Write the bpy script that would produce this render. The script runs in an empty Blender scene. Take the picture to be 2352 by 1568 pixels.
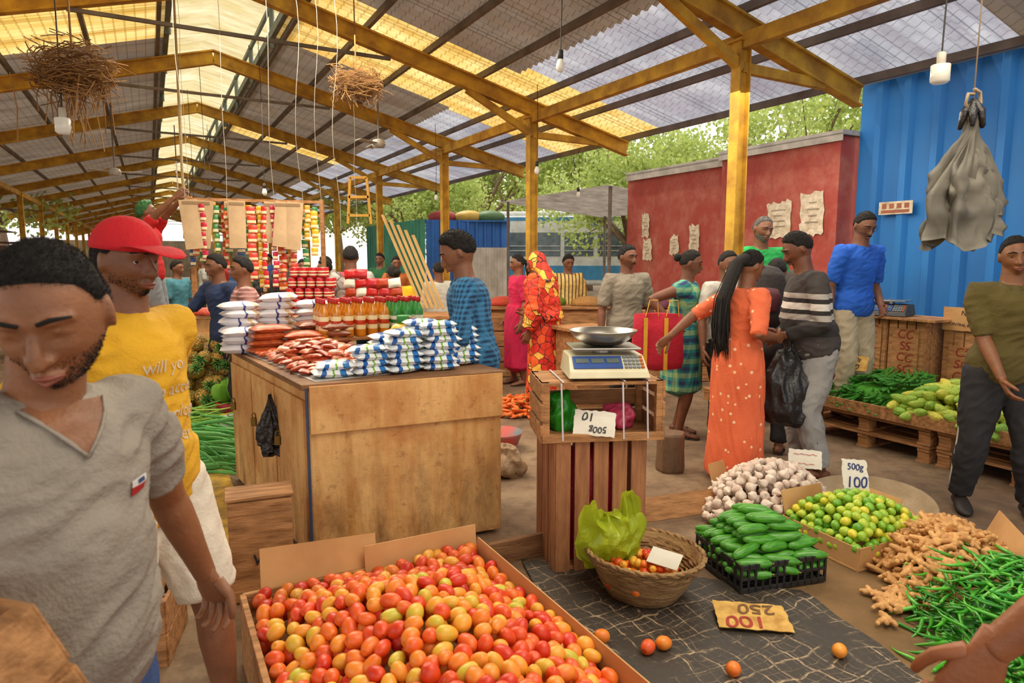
import bpy, bmesh, math, random
from math import sin,cos,pi,radians,sqrt,exp
from mathutils import Vector, Matrix, noise, Euler
from mathutils.bvhtree import BVHTree
R=random.Random(7)
sc=bpy.context.scene
COL=sc.collection
TH=radians(27.8)
V=Vector
def W(d,s,z=0): return V((d*cos(TH)-s*sin(TH), d*sin(TH)+s*cos(TH), z))
# ------------------------------------------------------------ materials
def C(h,k=1.0):
    o=[]
    for i in (0,2,4):
        c=int(h[i:i+2],16)/255
        c=c/12.92 if c<=.04045 else ((c+.055)/1.055)**2.4
        o.append(min(1,c*k))
    return (*o,1)
def nd(nt,typ,ins=None,**pr):
    n=nt.nodes.new(typ)
    for k,v in pr.items(): setattr(n,k,v)
    for k,v in (ins or {}).items():
        if isinstance(v,bpy.types.NodeSocket): nt.links.new(v,n.inputs[k])
        else: n.inputs[k].default_value=v
    return n
def ma(nt,op,a,b=0.0,clamp=False):
    n=nt.nodes.new('ShaderNodeMath'); n.operation=op; n.use_clamp=clamp
    for i,v in enumerate((a,b)):
        if isinstance(v,bpy.types.NodeSocket): nt.links.new(v,n.inputs[i])
        else: n.inputs[i].default_value=v
    return n.outputs[0]
def mix(nt,f,a,b,mode='MIX'):
    n=nt.nodes.new('ShaderNodeMix'); n.data_type='RGBA'; n.blend_type=mode
    for i,v in ((0,f),(6,a),(7,b)):
        if isinstance(v,bpy.types.NodeSocket): nt.links.new(v,n.inputs[i])
        else: n.inputs[i].default_value=v
    return n.outputs[2]
def coords(nt,sc3=(1,1,1)):
    t=nt.nodes.new('ShaderNodeTexCoord')
    m=nd(nt,'ShaderNodeMapping',{0:t.outputs['Object'],3:sc3})
    return m.outputs[0]
def noi(nt,co,scale,det=3,rough=.55):
    return nd(nt,'ShaderNodeTexNoise',{'Vector':co,'Scale':scale,'Detail':det,'Roughness':rough}).outputs[0]
def ramp(nt,f,stops,const=False):
    n=nt.nodes.new('ShaderNodeValToRGB'); cr=n.color_ramp
    if const: cr.interpolation='CONSTANT'
    while len(cr.elements)<len(stops): cr.elements.new(.5)
    for e,(p,c) in zip(cr.elements,stops): e.position=p; e.color=c
    nt.links.new(f,n.inputs[0]); return n.outputs[0]
CACHE={}
def mat(name,c1,c2=None,rough=.6,scale=4,st=(1,1,1),bump=0,bs=40,metal=0,trans=0,pat=None,sheen=0,alpha=None,coat=0,em=0):
    if name in CACHE: return CACHE[name]
    m=bpy.data.materials.new(name); m.use_nodes=True; nt=m.node_tree; b=nt.nodes['Principled BSDF']
    a=C(c1) if isinstance(c1,str) else c1
    c=C(c2) if c2 else tuple(min(1,x*.72) for x in a[:3])+(1,)
    co=coords(nt,st)
    f=noi(nt,co,scale,4)
    f2=ramp(nt,f,[(.32,(0,0,0,1)),(.68,(1,1,1,1))])
    col=mix(nt,f2,a,c)
    if pat: col=pat(nt,col)
    nt.links.new(col,b.inputs['Base Color'])
    b.inputs['Roughness'].default_value=rough; b.inputs['Metallic'].default_value=metal
    if coat: b.inputs['Coat Weight'].default_value=coat
    if em:
        nt.links.new(col,b.inputs['Emission Color']); b.inputs['Emission Strength'].default_value=em
    if bump:
        h=noi(nt,co,bs,3)
        bp=nd(nt,'ShaderNodeBump',{'Strength':bump,'Distance':.02,'Height':h})
        nt.links.new(bp.outputs[0],b.inputs['Normal'])
    if trans:
        out=nt.nodes['Material Output']
        tr=nd(nt,'ShaderNodeBsdfTranslucent',{'Color':col})
        mx=nd(nt,'ShaderNodeMixShader',{0:trans,1:b.outputs[0],2:tr.outputs[0]})
        nt.links.new(mx.outputs[0],out.inputs[0])
    CACHE[name]=m; return m
def sep(nt):
    t=nt.nodes.new('ShaderNodeTexCoord'); s=nd(nt,'ShaderNodeSeparateXYZ',{0:t.outputs['Object']}); return s.outputs
def p_plaid(c,size,w=.18,c3=None):
    def f(nt,col):
        x,y,z=sep(nt)
        h=ma(nt,'ADD',x,ma(nt,'MULTIPLY',y,1.0))
        a=ma(nt,'LESS_THAN',ma(nt,'FRACT',ma(nt,'MULTIPLY',z,1/size)),w)
        b=ma(nt,'LESS_THAN',ma(nt,'FRACT',ma(nt,'MULTIPLY',h,1/size)),w)
        col=mix(nt,ma(nt,'MULTIPLY',ma(nt,'ADD',a,b),.5),col,C(c))
        if c3:
            a2=ma(nt,'LESS_THAN',ma(nt,'FRACT',ma(nt,'ADD',ma(nt,'MULTIPLY',z,1/size),.5)),.35)
            b2=ma(nt,'LESS_THAN',ma(nt,'FRACT',ma(nt,'ADD',ma(nt,'MULTIPLY',h,1/size),.5)),.35)
            col=mix(nt,ma(nt,'MULTIPLY',ma(nt,'ADD',a2,b2),.45),col,C(c3))
        return col
    return f
def p_stripe(c,size,w=.4,axis=2):
    def f(nt,col):
        s=sep(nt)[axis]
        a=ma(nt,'LESS_THAN',ma(nt,'FRACT',ma(nt,'MULTIPLY',s,1/size)),w)
        return mix(nt,a,col,C(c))
    return f
def p_bands(bands):
    def f(nt,col):
        z=sep(nt)[2]
        for z0,z1,c in bands:
            a=ma(nt,'MULTIPLY',ma(nt,'GREATER_THAN',z,z0),ma(nt,'LESS_THAN',z,z1))
            col=mix(nt,a,col,C(c))
        return col
    return f
def p_dots(c,scale,th=.25):
    def f(nt,col):
        v=nd(nt,'ShaderNodeTexVoronoi',{'Vector':coords(nt),'Scale':scale})
        return mix(nt,ma(nt,'LESS_THAN',v.outputs['Distance'],th),col,C(c))
    return f
def p_cells(cols,edge,scale,w=.05,st=(1,1,1)):
    def f(nt,col):
        co=coords(nt,st)
        v=nd(nt,'ShaderNodeTexVoronoi',{'Vector':co,'Scale':scale})
        s=nd(nt,'ShaderNodeSeparateColor',{0:v.outputs['Color']})
        n=len(cols)
        col=ramp(nt,s.outputs[0],[(i/n,C(c)) for i,c in enumerate(cols)],True)
        e=nd(nt,'ShaderNodeTexVoronoi',{'Vector':co,'Scale':scale},feature='DISTANCE_TO_EDGE')
        return mix(nt,ma(nt,'LESS_THAN',e.outputs['Distance'],w),col,C(edge))
    return f
def p_lines(c,size,w=.06,axes=(0,1),fac=.8,stain=None):
    def f(nt,col):
        if stain:
            n_=noi(nt,coords(nt,(.5,2.5,1)),1.6,6,.7); col=mix(nt,ramp(nt,n_,[(.42,(0,0,0,1)),(.7,(1,1,1,1))]),col,C(stain))
        s=sep(nt)
        for a in axes:
            k=ma(nt,'LESS_THAN',ma(nt,'FRACT',ma(nt,'MULTIPLY',s[a],1/size)),w)
            col=mix(nt,ma(nt,'MULTIPLY',k,fac),col,C(c))
        return col
    return f
def p_rand(cols,mottle=None,ms=12):
    def f(nt,col):
        o=nt.nodes.new('ShaderNodeObjectInfo')
        n=len(cols)
        r=o.outputs['Random']
        if mottle is not None:
            nn=noi(nt,coords(nt),ms,1)
            r=ma(nt,'ADD',r,ma(nt,'MULTIPLY',ma(nt,'SUBTRACT',nn,.5),mottle),True)
        return ramp(nt,r,[(i/(n-1),C(c)) for i,c in enumerate(cols)])
    return f
# ------------------------------------------------------------ mesh builder
class M:
    def __init__(s): s.v=[];s.f=[];s.m=[];s.mi=0
    def add(s,vs,fs):
        o=len(s.v); s.v+=[tuple(v) for v in vs]; s.f+=[[i+o for i in f] for f in fs]; s.m+=[s.mi]*len(fs); return s
    def box(s,c,sz,rot=None):
        c=V(c); hx,hy,hz=sz[0]/2,sz[1]/2,sz[2]/2
        vs=[V((x,y,z)) for z in(-hz,hz) for x,y in((-hx,-hy),(hx,-hy),(hx,hy),(-hx,hy))]
        if rot is not None:
            if not isinstance(rot,Matrix): rot=Euler(rot).to_matrix()
            vs=[rot@v for v in vs]
        vs=[v+c for v in vs]
        return s.add(vs,[(3,2,1,0),(4,5,6,7),(0,1,5,4),(1,2,6,5),(2,3,7,6),(3,0,4,7)])
    def beam(s,p,q,w,h,up=(0,0,1)):
        p=V(p);q=V(q);t=(q-p); L=t.length; t.normalize(); up=V(up); x=t.cross(up)
        if x.length<1e-3: x=t.orthogonal()
        x.normalize(); z=x.cross(t)
        rot=Matrix((x,t,z)).transposed()
        return s.box((p+q)/2,(w,L,h),rot)
    def tube(s,pts,rad,side=None,n=10):
        pts=[V(p) for p in pts]; N=len(pts)
        if not isinstance(rad,(list,tuple)): rad=[rad]*N
        sv=V(side) if side is not None else None
        vs=[];T=[]
        for i,p in enumerate(pts):
            t=(pts[min(i+1,N-1)]-pts[max(i-1,0)]).normalized(); T.append(t)
            if sv is None: sv=t.orthogonal()
            a=sv-t*sv.dot(t)
            if a.length<1e-4: a=t.orthogonal()
            a.normalize(); b=t.cross(a)
            if side is None: sv=a
            r=rad[i]; r1,r2=(r if isinstance(r,(tuple,list)) else (r,r))
            for j in range(n):
                an=2*pi*j/n; vs.append(p+a*(r1*cos(an))+b*(r2*sin(an)))
        fs=[]
        for i in range(N-1):
            for j in range(n):
                k=(j+1)%n; fs.append((i*n+j,i*n+k,(i+1)*n+k,(i+1)*n+j))
        r0=rad[0] if not isinstance(rad[0],(tuple,list)) else min(rad[0])
        r1=rad[-1] if not isinstance(rad[-1],(tuple,list)) else min(rad[-1])
        vs.append(pts[0]-T[0]*r0*.5); vs.append(pts[-1]+T[-1]*r1*.5)
        A=N*n;B=A+1
        for j in range(n):
            k=(j+1)%n; fs.append((A,k,j)); fs.append((B,(N-1)*n+j,(N-1)*n+k))
        return s.add(vs,fs)
    def ell(s,c,r,rot=None,nu=14,nv=9,fn=None):
        if not isinstance(r,(tuple,list)): r=(r,r,r)
        c=V(c); vs=[]
        def P(x,y,z):
            p=V((x*r[0],y*r[1],z*r[2]))
            if fn: p=fn(p,x,y,z)
            if rot is not None: p=rot@p
            return p+c
        vs.append(P(0,0,-1))
        for i in range(1,nv):
            ph=-pi/2+pi*i/nv
            for j in range(nu):
                a=2*pi*j/nu; vs.append(P(cos(ph)*cos(a),cos(ph)*sin(a),sin(ph)))
        vs.append(P(0,0,1)); L=len(vs)-1; fs=[]
        for j in range(nu):
            k=(j+1)%nu; fs.append((0,1+k,1+j)); fs.append((L,L-nu+j,L-nu+k))
        for i in range(nv-2):
            for j in range(nu):
                k=(j+1)%nu; o=1+i*nu; fs.append((o+j,o+k,o+nu+k,o+nu+j))
        return s.add(vs,fs)
    def lathe(s,prof,c=(0,0,0),n=20,fn=None):
        c=V(c); vs=[]
        for r,z in prof:
            for j in range(n):
                a=2*pi*j/n; rr=r*(fn(a,z) if fn else 1); vs.append(c+V((rr*cos(a),rr*sin(a),z)))
        fs=[(i*n+j,i*n+(j+1)%n,(i+1)*n+(j+1)%n,(i+1)*n+j) for i in range(len(prof)-1) for j in range(n)]
        fs.append(tuple(range(n))[::-1]); fs.append(tuple(range((len(prof)-1)*n,len(prof)*n)))
        return s.add(vs,fs)
    def mesh(s,name='m',mats=(),smooth=False):
        me=bpy.data.meshes.new(name); me.from_pydata(s.v,[],s.f); 
        for m in mats: me.materials.append(m)
        if len(mats)>1: me.polygons.foreach_set('material_index',s.m)
        if smooth: me.polygons.foreach_set('use_smooth',[True]*len(me.polygons))
        me.update(); return me
def tag(o,label=None,cat=None,group=None,kind=None):
    if label:o['label']=label
    if cat:o['category']=cat
    if group:o['group']=group
    if kind:o['kind']=kind
def obj(m,name,mats,loc=(0,0,0),rz=0,rot=None,parent=None,smooth=False,bevel=0,label=None,cat=None,group=None,kind=None,scale=None):
    if not isinstance(mats,(list,tuple)): mats=[mats]
    me=m.mesh(name,mats,smooth) if isinstance(m,M) else m
    if not isinstance(m,M) and len(me.materials)==0:
        for x in mats: me.materials.append(x)
    o=bpy.data.objects.new(name,me); COL.objects.link(o); o.location=loc
    o.rotation_euler=rot if rot is not None else (0,0,rz)
    if scale: o.scale=(scale,)*3 if not isinstance(scale,(tuple,list)) else scale
    if parent: o.parent=parent
    if bevel:
        b=o.modifiers.new('bevel','BEVEL'); b.width=bevel; b.segments=2; b.limit_method='ANGLE'
    tag(o,label,cat,group,kind); return o
def place(tp,loc,rot=(0,0,0),scale=1,label=None):
    r=None
    for i,(n,me) in enumerate(tp['p']):
        o=bpy.data.objects.new(n,me); COL.objects.link(o)
        if i==0:
            r=o; o.location=loc; o.rotation_euler=rot; o.scale=(scale,)*3 if not isinstance(scale,(tuple,list)) else scale
            tag(o,label or tp['label'],tp['cat'],tp.get('group'))
        else: o.parent=r
    return r
def tpl(parts,label,cat,group=None,smooth=True):
    return dict(p=[(n,m.mesh(n,ms if isinstance(ms,(list,tuple)) else [ms],smooth)) for n,m,ms in parts],label=label,cat=cat,group=group)
def remesh(m,vox,sm=2,name='r'):
    me=m.mesh('t'); o=bpy.data.objects.new('t',me); COL.objects.link(o)
    a=o.modifiers.new('r','REMESH'); a.mode='VOXEL'; a.voxel_size=vox
    if sm: b=o.modifiers.new('s','SMOOTH'); b.iterations=sm; b.factor=.5
    dg=bpy.context.evaluated_depsgraph_get()
    r=bpy.data.meshes.new_from_object(o.evaluated_get(dg)); r.name=name
    bpy.data.objects.remove(o); bpy.data.meshes.remove(me)
    r.polygons.foreach_set('use_smooth',[True]*len(r.polygons)); return r
def text(s,size,loc,rot,mt,parent=None,align='CENTER',name='lettering',bold=0.0):
    cu=bpy.data.curves.new('t','FONT'); cu.body=s; cu.size=size; cu.align_x=align; cu.align_y='CENTER'; cu.extrude=.0006; cu.offset=bold; cu.shear=.12
    o=bpy.data.objects.new('t',cu); COL.objects.link(o)
    dg=bpy.context.evaluated_depsgraph_get()
    me=bpy.data.meshes.new_from_object(o.evaluated_get(dg)); bpy.data.objects.remove(o)
    me.materials.clear(); me.materials.append(mt)
    for v in me.vertices:
        v.co.x+=size*.05*noise.noise(V((v.co.x*3/size,v.co.y*2/size,len(s)))); v.co.y+=size*.07*noise.noise(V((v.co.x*2/size,v.co.y*2/size,9)))
    q=bpy.data.objects.new(name,me); COL.objects.link(q); q.location=loc; q.rotation_euler=rot
    if parent: q.parent=parent
    return q
def lerp_t(tab,t):
    if t<=tab[0][0]: return tab[0][1:]
    for a,b in zip(tab,tab[1:]):
        if t<=b[0]:
            f=(t-a[0])/(b[0]-a[0]); return tuple(x+(y-x)*f for x,y in zip(a[1:],b[1:]))
    return tab[-1][1:]
def sst(x): x=max(0,min(1,x)); return x*x*(3-2*x)
def mound(rx,ry,h,sp,tries,z0=0,box=False,pw=.8):
    pts=[]
    for _ in range(tries):
        x=R.uniform(-rx,rx); y=R.uniform(-ry,ry)
        q=max(abs(x/rx),abs(y/ry))**2 if box else (x/rx)**2+(y/ry)**2
        if q>=1: continue
        p=V((x,y,z0+h*(1-q)**pw))
        if all((p-a).length_squared>sp*sp for a in pts): pts.append(p)
    return pts
# ------------------------------------------------------------ people
TT=[(-.17,.10,.08),(-.08,.148,.105),(.05,.163,.115),(.2,.155,.105),(.38,.138,.10),(.55,.147,.108),(.72,.165,.115),(.84,.170,.108),(.92,.145,.088),(.97,.095,.072),(1.0,.066,.064),(1.1,.060,.060),(1.25,.056,.060)]
BL=[(-.1,.2),(.1,.6),(.28,1.0),(.45,.9),(.65,.35),(.85,0)]
AR=[(0,.060),(.1,.056),(.3,.048),(.5,.039),(.62,.042),(.85,.031),(1,.026)]
LR=[(0,.088),(.15,.084),(.35,.070),(.5,.055),(.65,.057),(.85,.040),(1,.037)]
HT=[(-1,-.55),(-.35,-.32),(.0,-.02),(.18,.08),(.35,.40),(.7,.62),(1,.66)]
def hm(x,y,z):
    t=max(0,-z)
    px=.076*x*(1-.24*t**1.5); pz=.111*z
    py=.093*y*(1-.04*t) if y>0 else .100*y*(1-.42*t)
    if y>0:
        for sx in(-1,1):
            py-=.012*exp(-(((px-sx*.031)/.017)**2+((pz-.006)/.012)**2))
            py+=.006*exp(-(((px-sx*.044)/.018)**2+((pz+.026)/.018)**2))
            py-=.004*exp(-(((px-sx*.045)/.014)**2+((pz+.058)/.02)**2))
        py+=.020*exp(-((px/.028)**2+((pz+.090)/.022)**2))
        py+=.008*exp(-((px/.03)**2+((pz+.058)/.02)**2))
    return V((px,py,pz))
def sph_shell(fn,nu=40,nv=28):
    m=M()
    m.ell((0,0,0),1,nu=nu,nv=nv,fn=lambda p,x,y,z: fn(x,y,z)); return m
def xf(m,mtx):
    m.v=[tuple(mtx@V(v)) for v in m.v]; return m
SK={}
def skin(c):
    if c not in SK: SK[c]=mat('skin_'+c,c,None,rough=.5,scale=14,bump=.12,bs=120)
    return SK[c]
HAIR=mat('hair_black','0f0b09','1d1613',rough=.9,scale=60)
HGREY=mat('hair_grey','77736e','2a2623',rough=.9,scale=90)
EYEW=mat('eye_white','e8ded2',rough=.2); IRIS=mat('iris_brown','1a0d08',rough=.1)
LIPS=mat('lips','94503f',rough=.4)
def strands(m,fn,wt,cnt,ln,wd,comb,seed,jit=.6):
    r=random.Random(seed)
    for i in range(cnt):
        z=r.uniform(-1,1); a=r.uniform(0,2*pi); q=sqrt(1-z*z); x,y=q*cos(a),q*sin(a)
        if r.random()>wt(x,y,z): continue
        p=fn(x,y,z); n_=V((x,y,z)); j=V((r.gauss(0,jit),r.gauss(0,jit),r.gauss(0,jit)))
        d=(n_*.55+V(comb)*(.5)+j*.7).normalized(); L=ln*r.uniform(.6,1.3)
        s_=d.cross(V((r.gauss(0,1),r.gauss(0,1),r.gauss(0,1)))).normalized()*wd
        o=p-n_*.003; md=o+d*L*.6; e=o+(d+j*.3-n_*.2).normalized()*L
        m.add([o-s_,o+s_,md+s_*.8,md-s_*.8,e],[(0,1,2,3),(3,2,4)])
def person(loc,yaw,label,H=1.7,lean=0,sk='85553a',head=(0,8,0),lw=None,rw=None,feet=None,top=None,bot=None,hair='short',beard=0,mous=0,belly=0,vox=.008,wd=1,glasses=False,hcol=None,foot='sandal',curl=.35,thick=.006,hs=1.0,lhd=None,rhd=None,hipf=0,hl=None,nl=.155):
    k=H/1.72; loc=V(loc) if len(loc)==3 else V((loc[0],loc[1],0)); ya=radians(yaw)
    iR=Matrix.Rotation(-ya,3,'Z'); hcol=hcol or HAIR
    hip=V((0,hipf,.90*k)); ld=radians(lean); X=V((1,0,0)); F=V((0,1,0))
    pts=[hip.copy()]; dirs=[]
    for i in range(40):
        a=ld*min(1,(i/40)*1.6+.25); dv=V((0,sin(a),cos(a))); dirs.append(dv); pts.append(pts[-1]+dv*(.52*k/40))
    def sp(t):
        if t<=0: return hip+V((0,0,1))*t*.52*k
        if t>=1: return pts[-1]+dirs[-1]*(t-1)*.52*k
        f=t*40; i=min(39,int(f)); return pts[i].lerp(pts[i+1],f-i)
    def cen(t): return sp(t)+F*(belly*.55*lerp_t(BL,t)[0])
    def rad(t,o=0):
        a,b=lerp_t(TT,t); return (a*k*wd+o+belly*.25*lerp_t(BL,t)[0],b*k+o+belly*.55*lerp_t(BL,t)[0])
    body=M()
    ts=[-.17,-.12,-.05,.05,.15,.28,.4,.52,.64,.74,.83,.89,.94,.98,1.02,1.1,1.2]
    body.tube([cen(t) for t in ts],[rad(t) for t in ts],side=X,n=24)
    hy,hp,hr=head
    ed=dirs[-1]; hd=(ed*.6+V((0,sin(ld*.4+radians(hp)*.25),1))*.6).normalized()
    neck=sp(1.02)
    hc=neck+hd*nl*k+F*.012
    HM=Matrix.Translation(hc)@Euler((0,0,radians(hy))).to_matrix().to_4x4()@Euler((-radians(hp)-ld*.0,radians(hr),0)).to_matrix().to_4x4()@Matrix.Scale(k*hs,4)
    body.tube([sp(.97),neck,hc+V((0,-.015,-.04))*k],[.070*k,.062*k,.058*k],n=16)
    h=sph_shell(hm,44,34)
    h.tube([(0,.080,.02),(0,.092,.002),(0,.106,-.018),(0,.112,-.028),(0,.095,-.037)],[.007,.009,.0115,.0125,.009],n=10)
    for sx in(-1,1):
        h.ell((sx*.0135,.094,-.030),(.0085,.010,.008))
        h.ell((sx*.079,-.008,-.004),(.007,.018,.031),rot=Euler((.2,0,sx*-.35)).to_matrix())
        h.tube([(sx*.006,.086,.026),(sx*.028,.087,.030),(sx*.052,.066,.026)],[.006,.0075,.006],n=8)
        dn=.005 if hp>18 else 0
        h.tube([(sx*.016,.075,.011-dn),(sx*.031,.0815,.0165-dn),(sx*.046,.070,.011-dn)],[.004,.0055,.004],n=8)
        h.tube([(sx*.017,.074,.000),(sx*.031,.079,-.006),(sx*.045,.069,-.001)],.0035,n=8)
    h.tube([(-.025,.084,-.060),(-.008,.097,-.055),(.008,.097,-.055),(.025,.084,-.060)],[.003,.0055,.0055,.003],n=8)
    h.tube([(-.022,.084,-.063),(0,.097,-.068),(.022,.084,-.063)],[.003,.007,.003],n=8)
    xf(h,HM); body.add(h.v,h.f)
    hands=M(); arms=[]
    for sx,wt,hdv in((-1,lw,lhd),(1,rw,rhd)):
        sh=sp(.885)+X*sx*.178*k*wd
        if wt is None: wr=V((sx*.27*k,.06+sin(ld)*.25,.83*k))
        else: wr=iR@(V(wt)-loc)
        pole=V((sx*.5,-.8,-.5))
        el,wr=ik(sh,wr,.285*k,.255*k,pole)
        def ap(f,sh=sh,el=el,wr=wr): return sh.lerp(el,f*2) if f<.5 else el.lerp(wr,f*2-1)
        arms.append(ap)
        fs=[0,.1,.3,.42,.5,.58,.7,.85,1]
        body.tube([sp(.88)+X*sx*.08*k]+[ap(f) for f in fs],[.07*k]+[lerp_t(AR,f)[0]*k for f in fs],n=14)
        dv=(wr-el).normalized()
        if hdv is not None: dv=(dv*.4+(iR@V(hdv)).normalized()).normalized()
        pn=V((-sx,.25,0)); pn=(pn-dv*pn.dot(dv))
        if pn.length<.2: pn=V((0,0,-1))-dv*(-dv.z)
        pn.normalize(); la=dv.cross(pn); la.normalize()
        if la.dot(F)<0: la=-la
        q=k*1.02
        hands.tube([wr-dv*.03,wr+dv*.01*q,wr+dv*.045*q,wr+dv*.085*q,wr+dv*.098*q],[(.026*q,.021*q),(.028*q,.02*q),(.039*q,.016*q),(.042*q,.013*q),(.036*q,.010*q)],side=la,n=14)
        for fi,(of,L) in enumerate(((.031,.068),(.0105,.077),(-.0105,.071),(-.030,.056))):
            p=wr+dv*.085*q+la*of*q; P=[p.copy()]; c=0; fd=(dv+la*of*3)
            for sg in(.45,.32,.25):
                c+=curl*(1.0+.12*fi); dd=(fd*cos(c)+pn*sin(c)).normalized(); p=p+dd*L*sg*q*1.05; P.append(p.copy())
            hands.tube(P,[.0098*q,.009*q,.0082*q,.0066*q],n=8)
        p=wr+dv*.02*q+la*.026*q
        P=[p,p+(dv*.7+la*.6+pn*.25).normalized()*.045*q]; P.append(P[-1]+(dv*.85+la*.2+pn*.5).normalized()*.032*q); P.append(P[-1]+(dv*.9+pn*.5).normalized()*.024*q)
        hands.tube(P,[.015*q,.0115*q,.0100*q,.0075*q],n=8)
    legs=[];feetm=M();soles=M()
    for i,sx in enumerate((-1,1)):
        hj=hip+X*sx*.085*k
        if feet: a=iR@(V((feet[i][0],feet[i][1],0))-V((loc.x,loc.y,0))); an=V((a.x,a.y,.08*k))
        else: an=V((sx*.10*k,-.01+ (.03 if sx>0 else -.03),.08*k))
        kn,an=ik(hj,an,.43*k,.41*k,V((sx*.1,1,0)))
        def lp(f,hj=hj,kn=kn,an=an): return hj.lerp(kn,f*2) if f<.5 else kn.lerp(an,f*2-1)
        legs.append(lp)
        fs=[0,.15,.35,.46,.54,.65,.85,1]
        body.tube([hj+V((-sx*.01,0,.06*k))]+[lp(f) for f in fs]+[an+V((0,.01,-.04*k))],[.075*k]+[lerp_t(LR,f)[0]*k for f in fs]+[.036*k],n=14)
        gz=an.z-.08*k
        fp=[V((an.x,an.y+y*k,gz+z*k)) for y,z in((-.055,.035),(-.02,.045),(.04,.045),(.10,.032),(.155,.022),(.185,.018))]
        feetm.tube(fp,[(.028*k,.028*k),(.034*k,.036*k),(.036*k,.036*k),(.044*k,.026*k),(.042*k,.018*k),(.028*k,.012*k)],side=X,n=14)
        if foot=='shoe': soles.tube([p+V((0,0,.004)) for p in fp]+[fp[-1]+V((0,.02,0))],[(.036*k,.033*k),(.04*k,.044*k),(.042*k,.044*k),(.05*k,.033*k),(.048*k,.026*k),(.036*k,.02*k),(.02*k,.014*k)],side=X,n=14)
        elif foot=='sandal':
            soles.tube([V((p.x,p.y,gz+.005)) for p in fp],[(.035*k,.009),(.038*k,.009),(.04*k,.009),(.048*k,.009),(.046*k,.009),(.03*k,.009)],side=X,n=14)
            soles.tube([V((an.x-.045*k,an.y+.09*k,gz+.01)),V((an.x-.02*k,an.y+.1*k,gz+.055*k)),V((an.x+.02*k,an.y+.1*k,gz+.055*k)),V((an.x+.045*k,an.y+.09*k,gz+.01))],[(.012,.004)]*4,side=F,n=8)
    me=remesh(body,vox,2,'person')
    bm=M(); bm.v=[tuple(v.co) for v in me.vertices]; bm.f=[list(p.vertices) for p in me.polygons]; bm.m=[0]*len(bm.f)
    bm.add(hands.v,hands.f); bm.add(feetm.v,feetm.f)
    bpy.data.meshes.remove(me)
    P=obj(bm,'person',[skin(sk)],loc=loc,rz=ya,smooth=True,label=label,cat='person')
    def child(m,name,mt,lab=None,rv=None,wr=0,st=(6,6,6)):
        if rv:
            me=remesh(m,rv,3,name)
            if wr:
                nn=[v.normal.copy() for v in me.vertices]
                for v,n_ in zip(me.vertices,nn):
                    c=v.co; a=V((c.x*st[0]+loc.x,c.y*st[1],c.z*st[2])); a2=V((c.x*st[0]*1.8+c.z*5,c.y*st[1]*1.8+7,c.z*st[2]*2.2+c.x*4))
                    d=noise.noise(a)*.9+ (.40-abs(noise.noise(a2))*1.4)*1.0
                    v.co=c+n_*(d*wr)
            return obj(me,name,[mt],parent=P,label=lab)
        return obj(m,name,mt,parent=P,smooth=True,label=lab)
    for sx in(-1,1):
        e=M(); e.ell((0,0,0),.0125,nu=16,nv=12)
        for i,f in enumerate(e.f):
            cy=sum(e.v[j][1] for j in f)/len(f); e.m[i]=1 if cy>.0100 else 0
        xf(e,HM@Matrix.Translation((sx*.031,.0668,.005)))
        child(e,'eye',[EYEW,IRIS])
        b=M(); b.tube([(sx*.012,.094,.030),(sx*.03,.093,.036),(sx*.053,.074,.030)],[(.0035,.003),(.0042,.003),(.002,.002)],side=(0,0,1),n=8); xf(b,HM)
        child(b,'eyebrow',[hcol if hcol is HAIR else HGREY])
    lp_=M(); lp_.tube([(-.023,.0865,-.061),(-.008,.1005,-.057),(.008,.1005,-.057),(.023,.0865,-.061)],[.002,.004,.004,.002],n=8)
    lp_.tube([(-.02,.087,-.064),(0,.101,-.068),(.02,.087,-.064)],[.002,.0055,.002],n=8); xf(lp_,HM)
    child(lp_,'lips',[LIPS])
    seed=int(abs(loc.x*1000+loc.y*77))
    if mous:
        q=M(); q.tube([(-.03,.084,-.054),(-.012,.100,-.047),(.012,.100,-.047),(.03,.084,-.054)],[.003,.0065,.0065,.003],n=8); xf(q,HM); child(q,'moustache',[hcol])
    if beard:
        def bw_(x,y,z):
            p=hm(x,y,z); e=sst((-.25-z+.25*max(0,.5-y))/.25)*sst((y+.05)/.25)
            g=exp(-((p.x/.026)**2+((p.z+.062)/.011)**2)) if y>0 else 0
            return e*(1-g)
        q=M()
        if vox<.007: strands(q,hm,lambda x,y,z:bw_(x,y,z)*(.95 if z<-.5 else .7),32000,.007,.0008,(0,.1,-.6),seed,.5)
        else:
            q=sph_shell(lambda x,y,z: hm(x,y,z)+V((x,y,z))*(-.006+(.009)*bw_(x,y,z)),48,36)
        xf(q,HM); child(q,'beard',[hcol])
    if hair!='none':
        def hf(x,y,z):
            th=lerp_t(HT,y)[0]; p=hm(x,y,z); n_=V((x,y,z))
            e=sst((z-th)/.30)
            tk=thick*(1+.5*z)
            return p+n_*(-.006+(tk+.006)*e+e*thick*.5*noise.noise(V((x,y,z))*5+V((seed,0,0)))+e*.0015*noise.noise(V((x,y,z))*38))
        q=sph_shell(hf,64,44)
        if hair=='bun': q.ell((0,-.125,.02),(.04,.035,.038))
        if hair=='pony':
            q.tube([(0,-.09,.02),(0,-.13,-.02),(0,-.13,-.12),(0,-.12,-.25)],[.03,.03,.028,.012],n=12)
        cnt=60000 if vox<.007 else (9000 if vox<.0085 else (4000 if vox<.0105 else 1200))
        strands(q,hf,lambda x,y,z: sst((z-lerp_t(HT,y)[0]+.06)/.22)*.95,cnt,hl or (.014 if thick>.012 else .007),.0005 if vox<.007 else (.0016 if vox<.0105 else .003),(0,-.6,.1) if hair!='short' else (0,.1,.1),seed,.8 if hair=='short' else .25)
        xf(q,HM)
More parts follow.
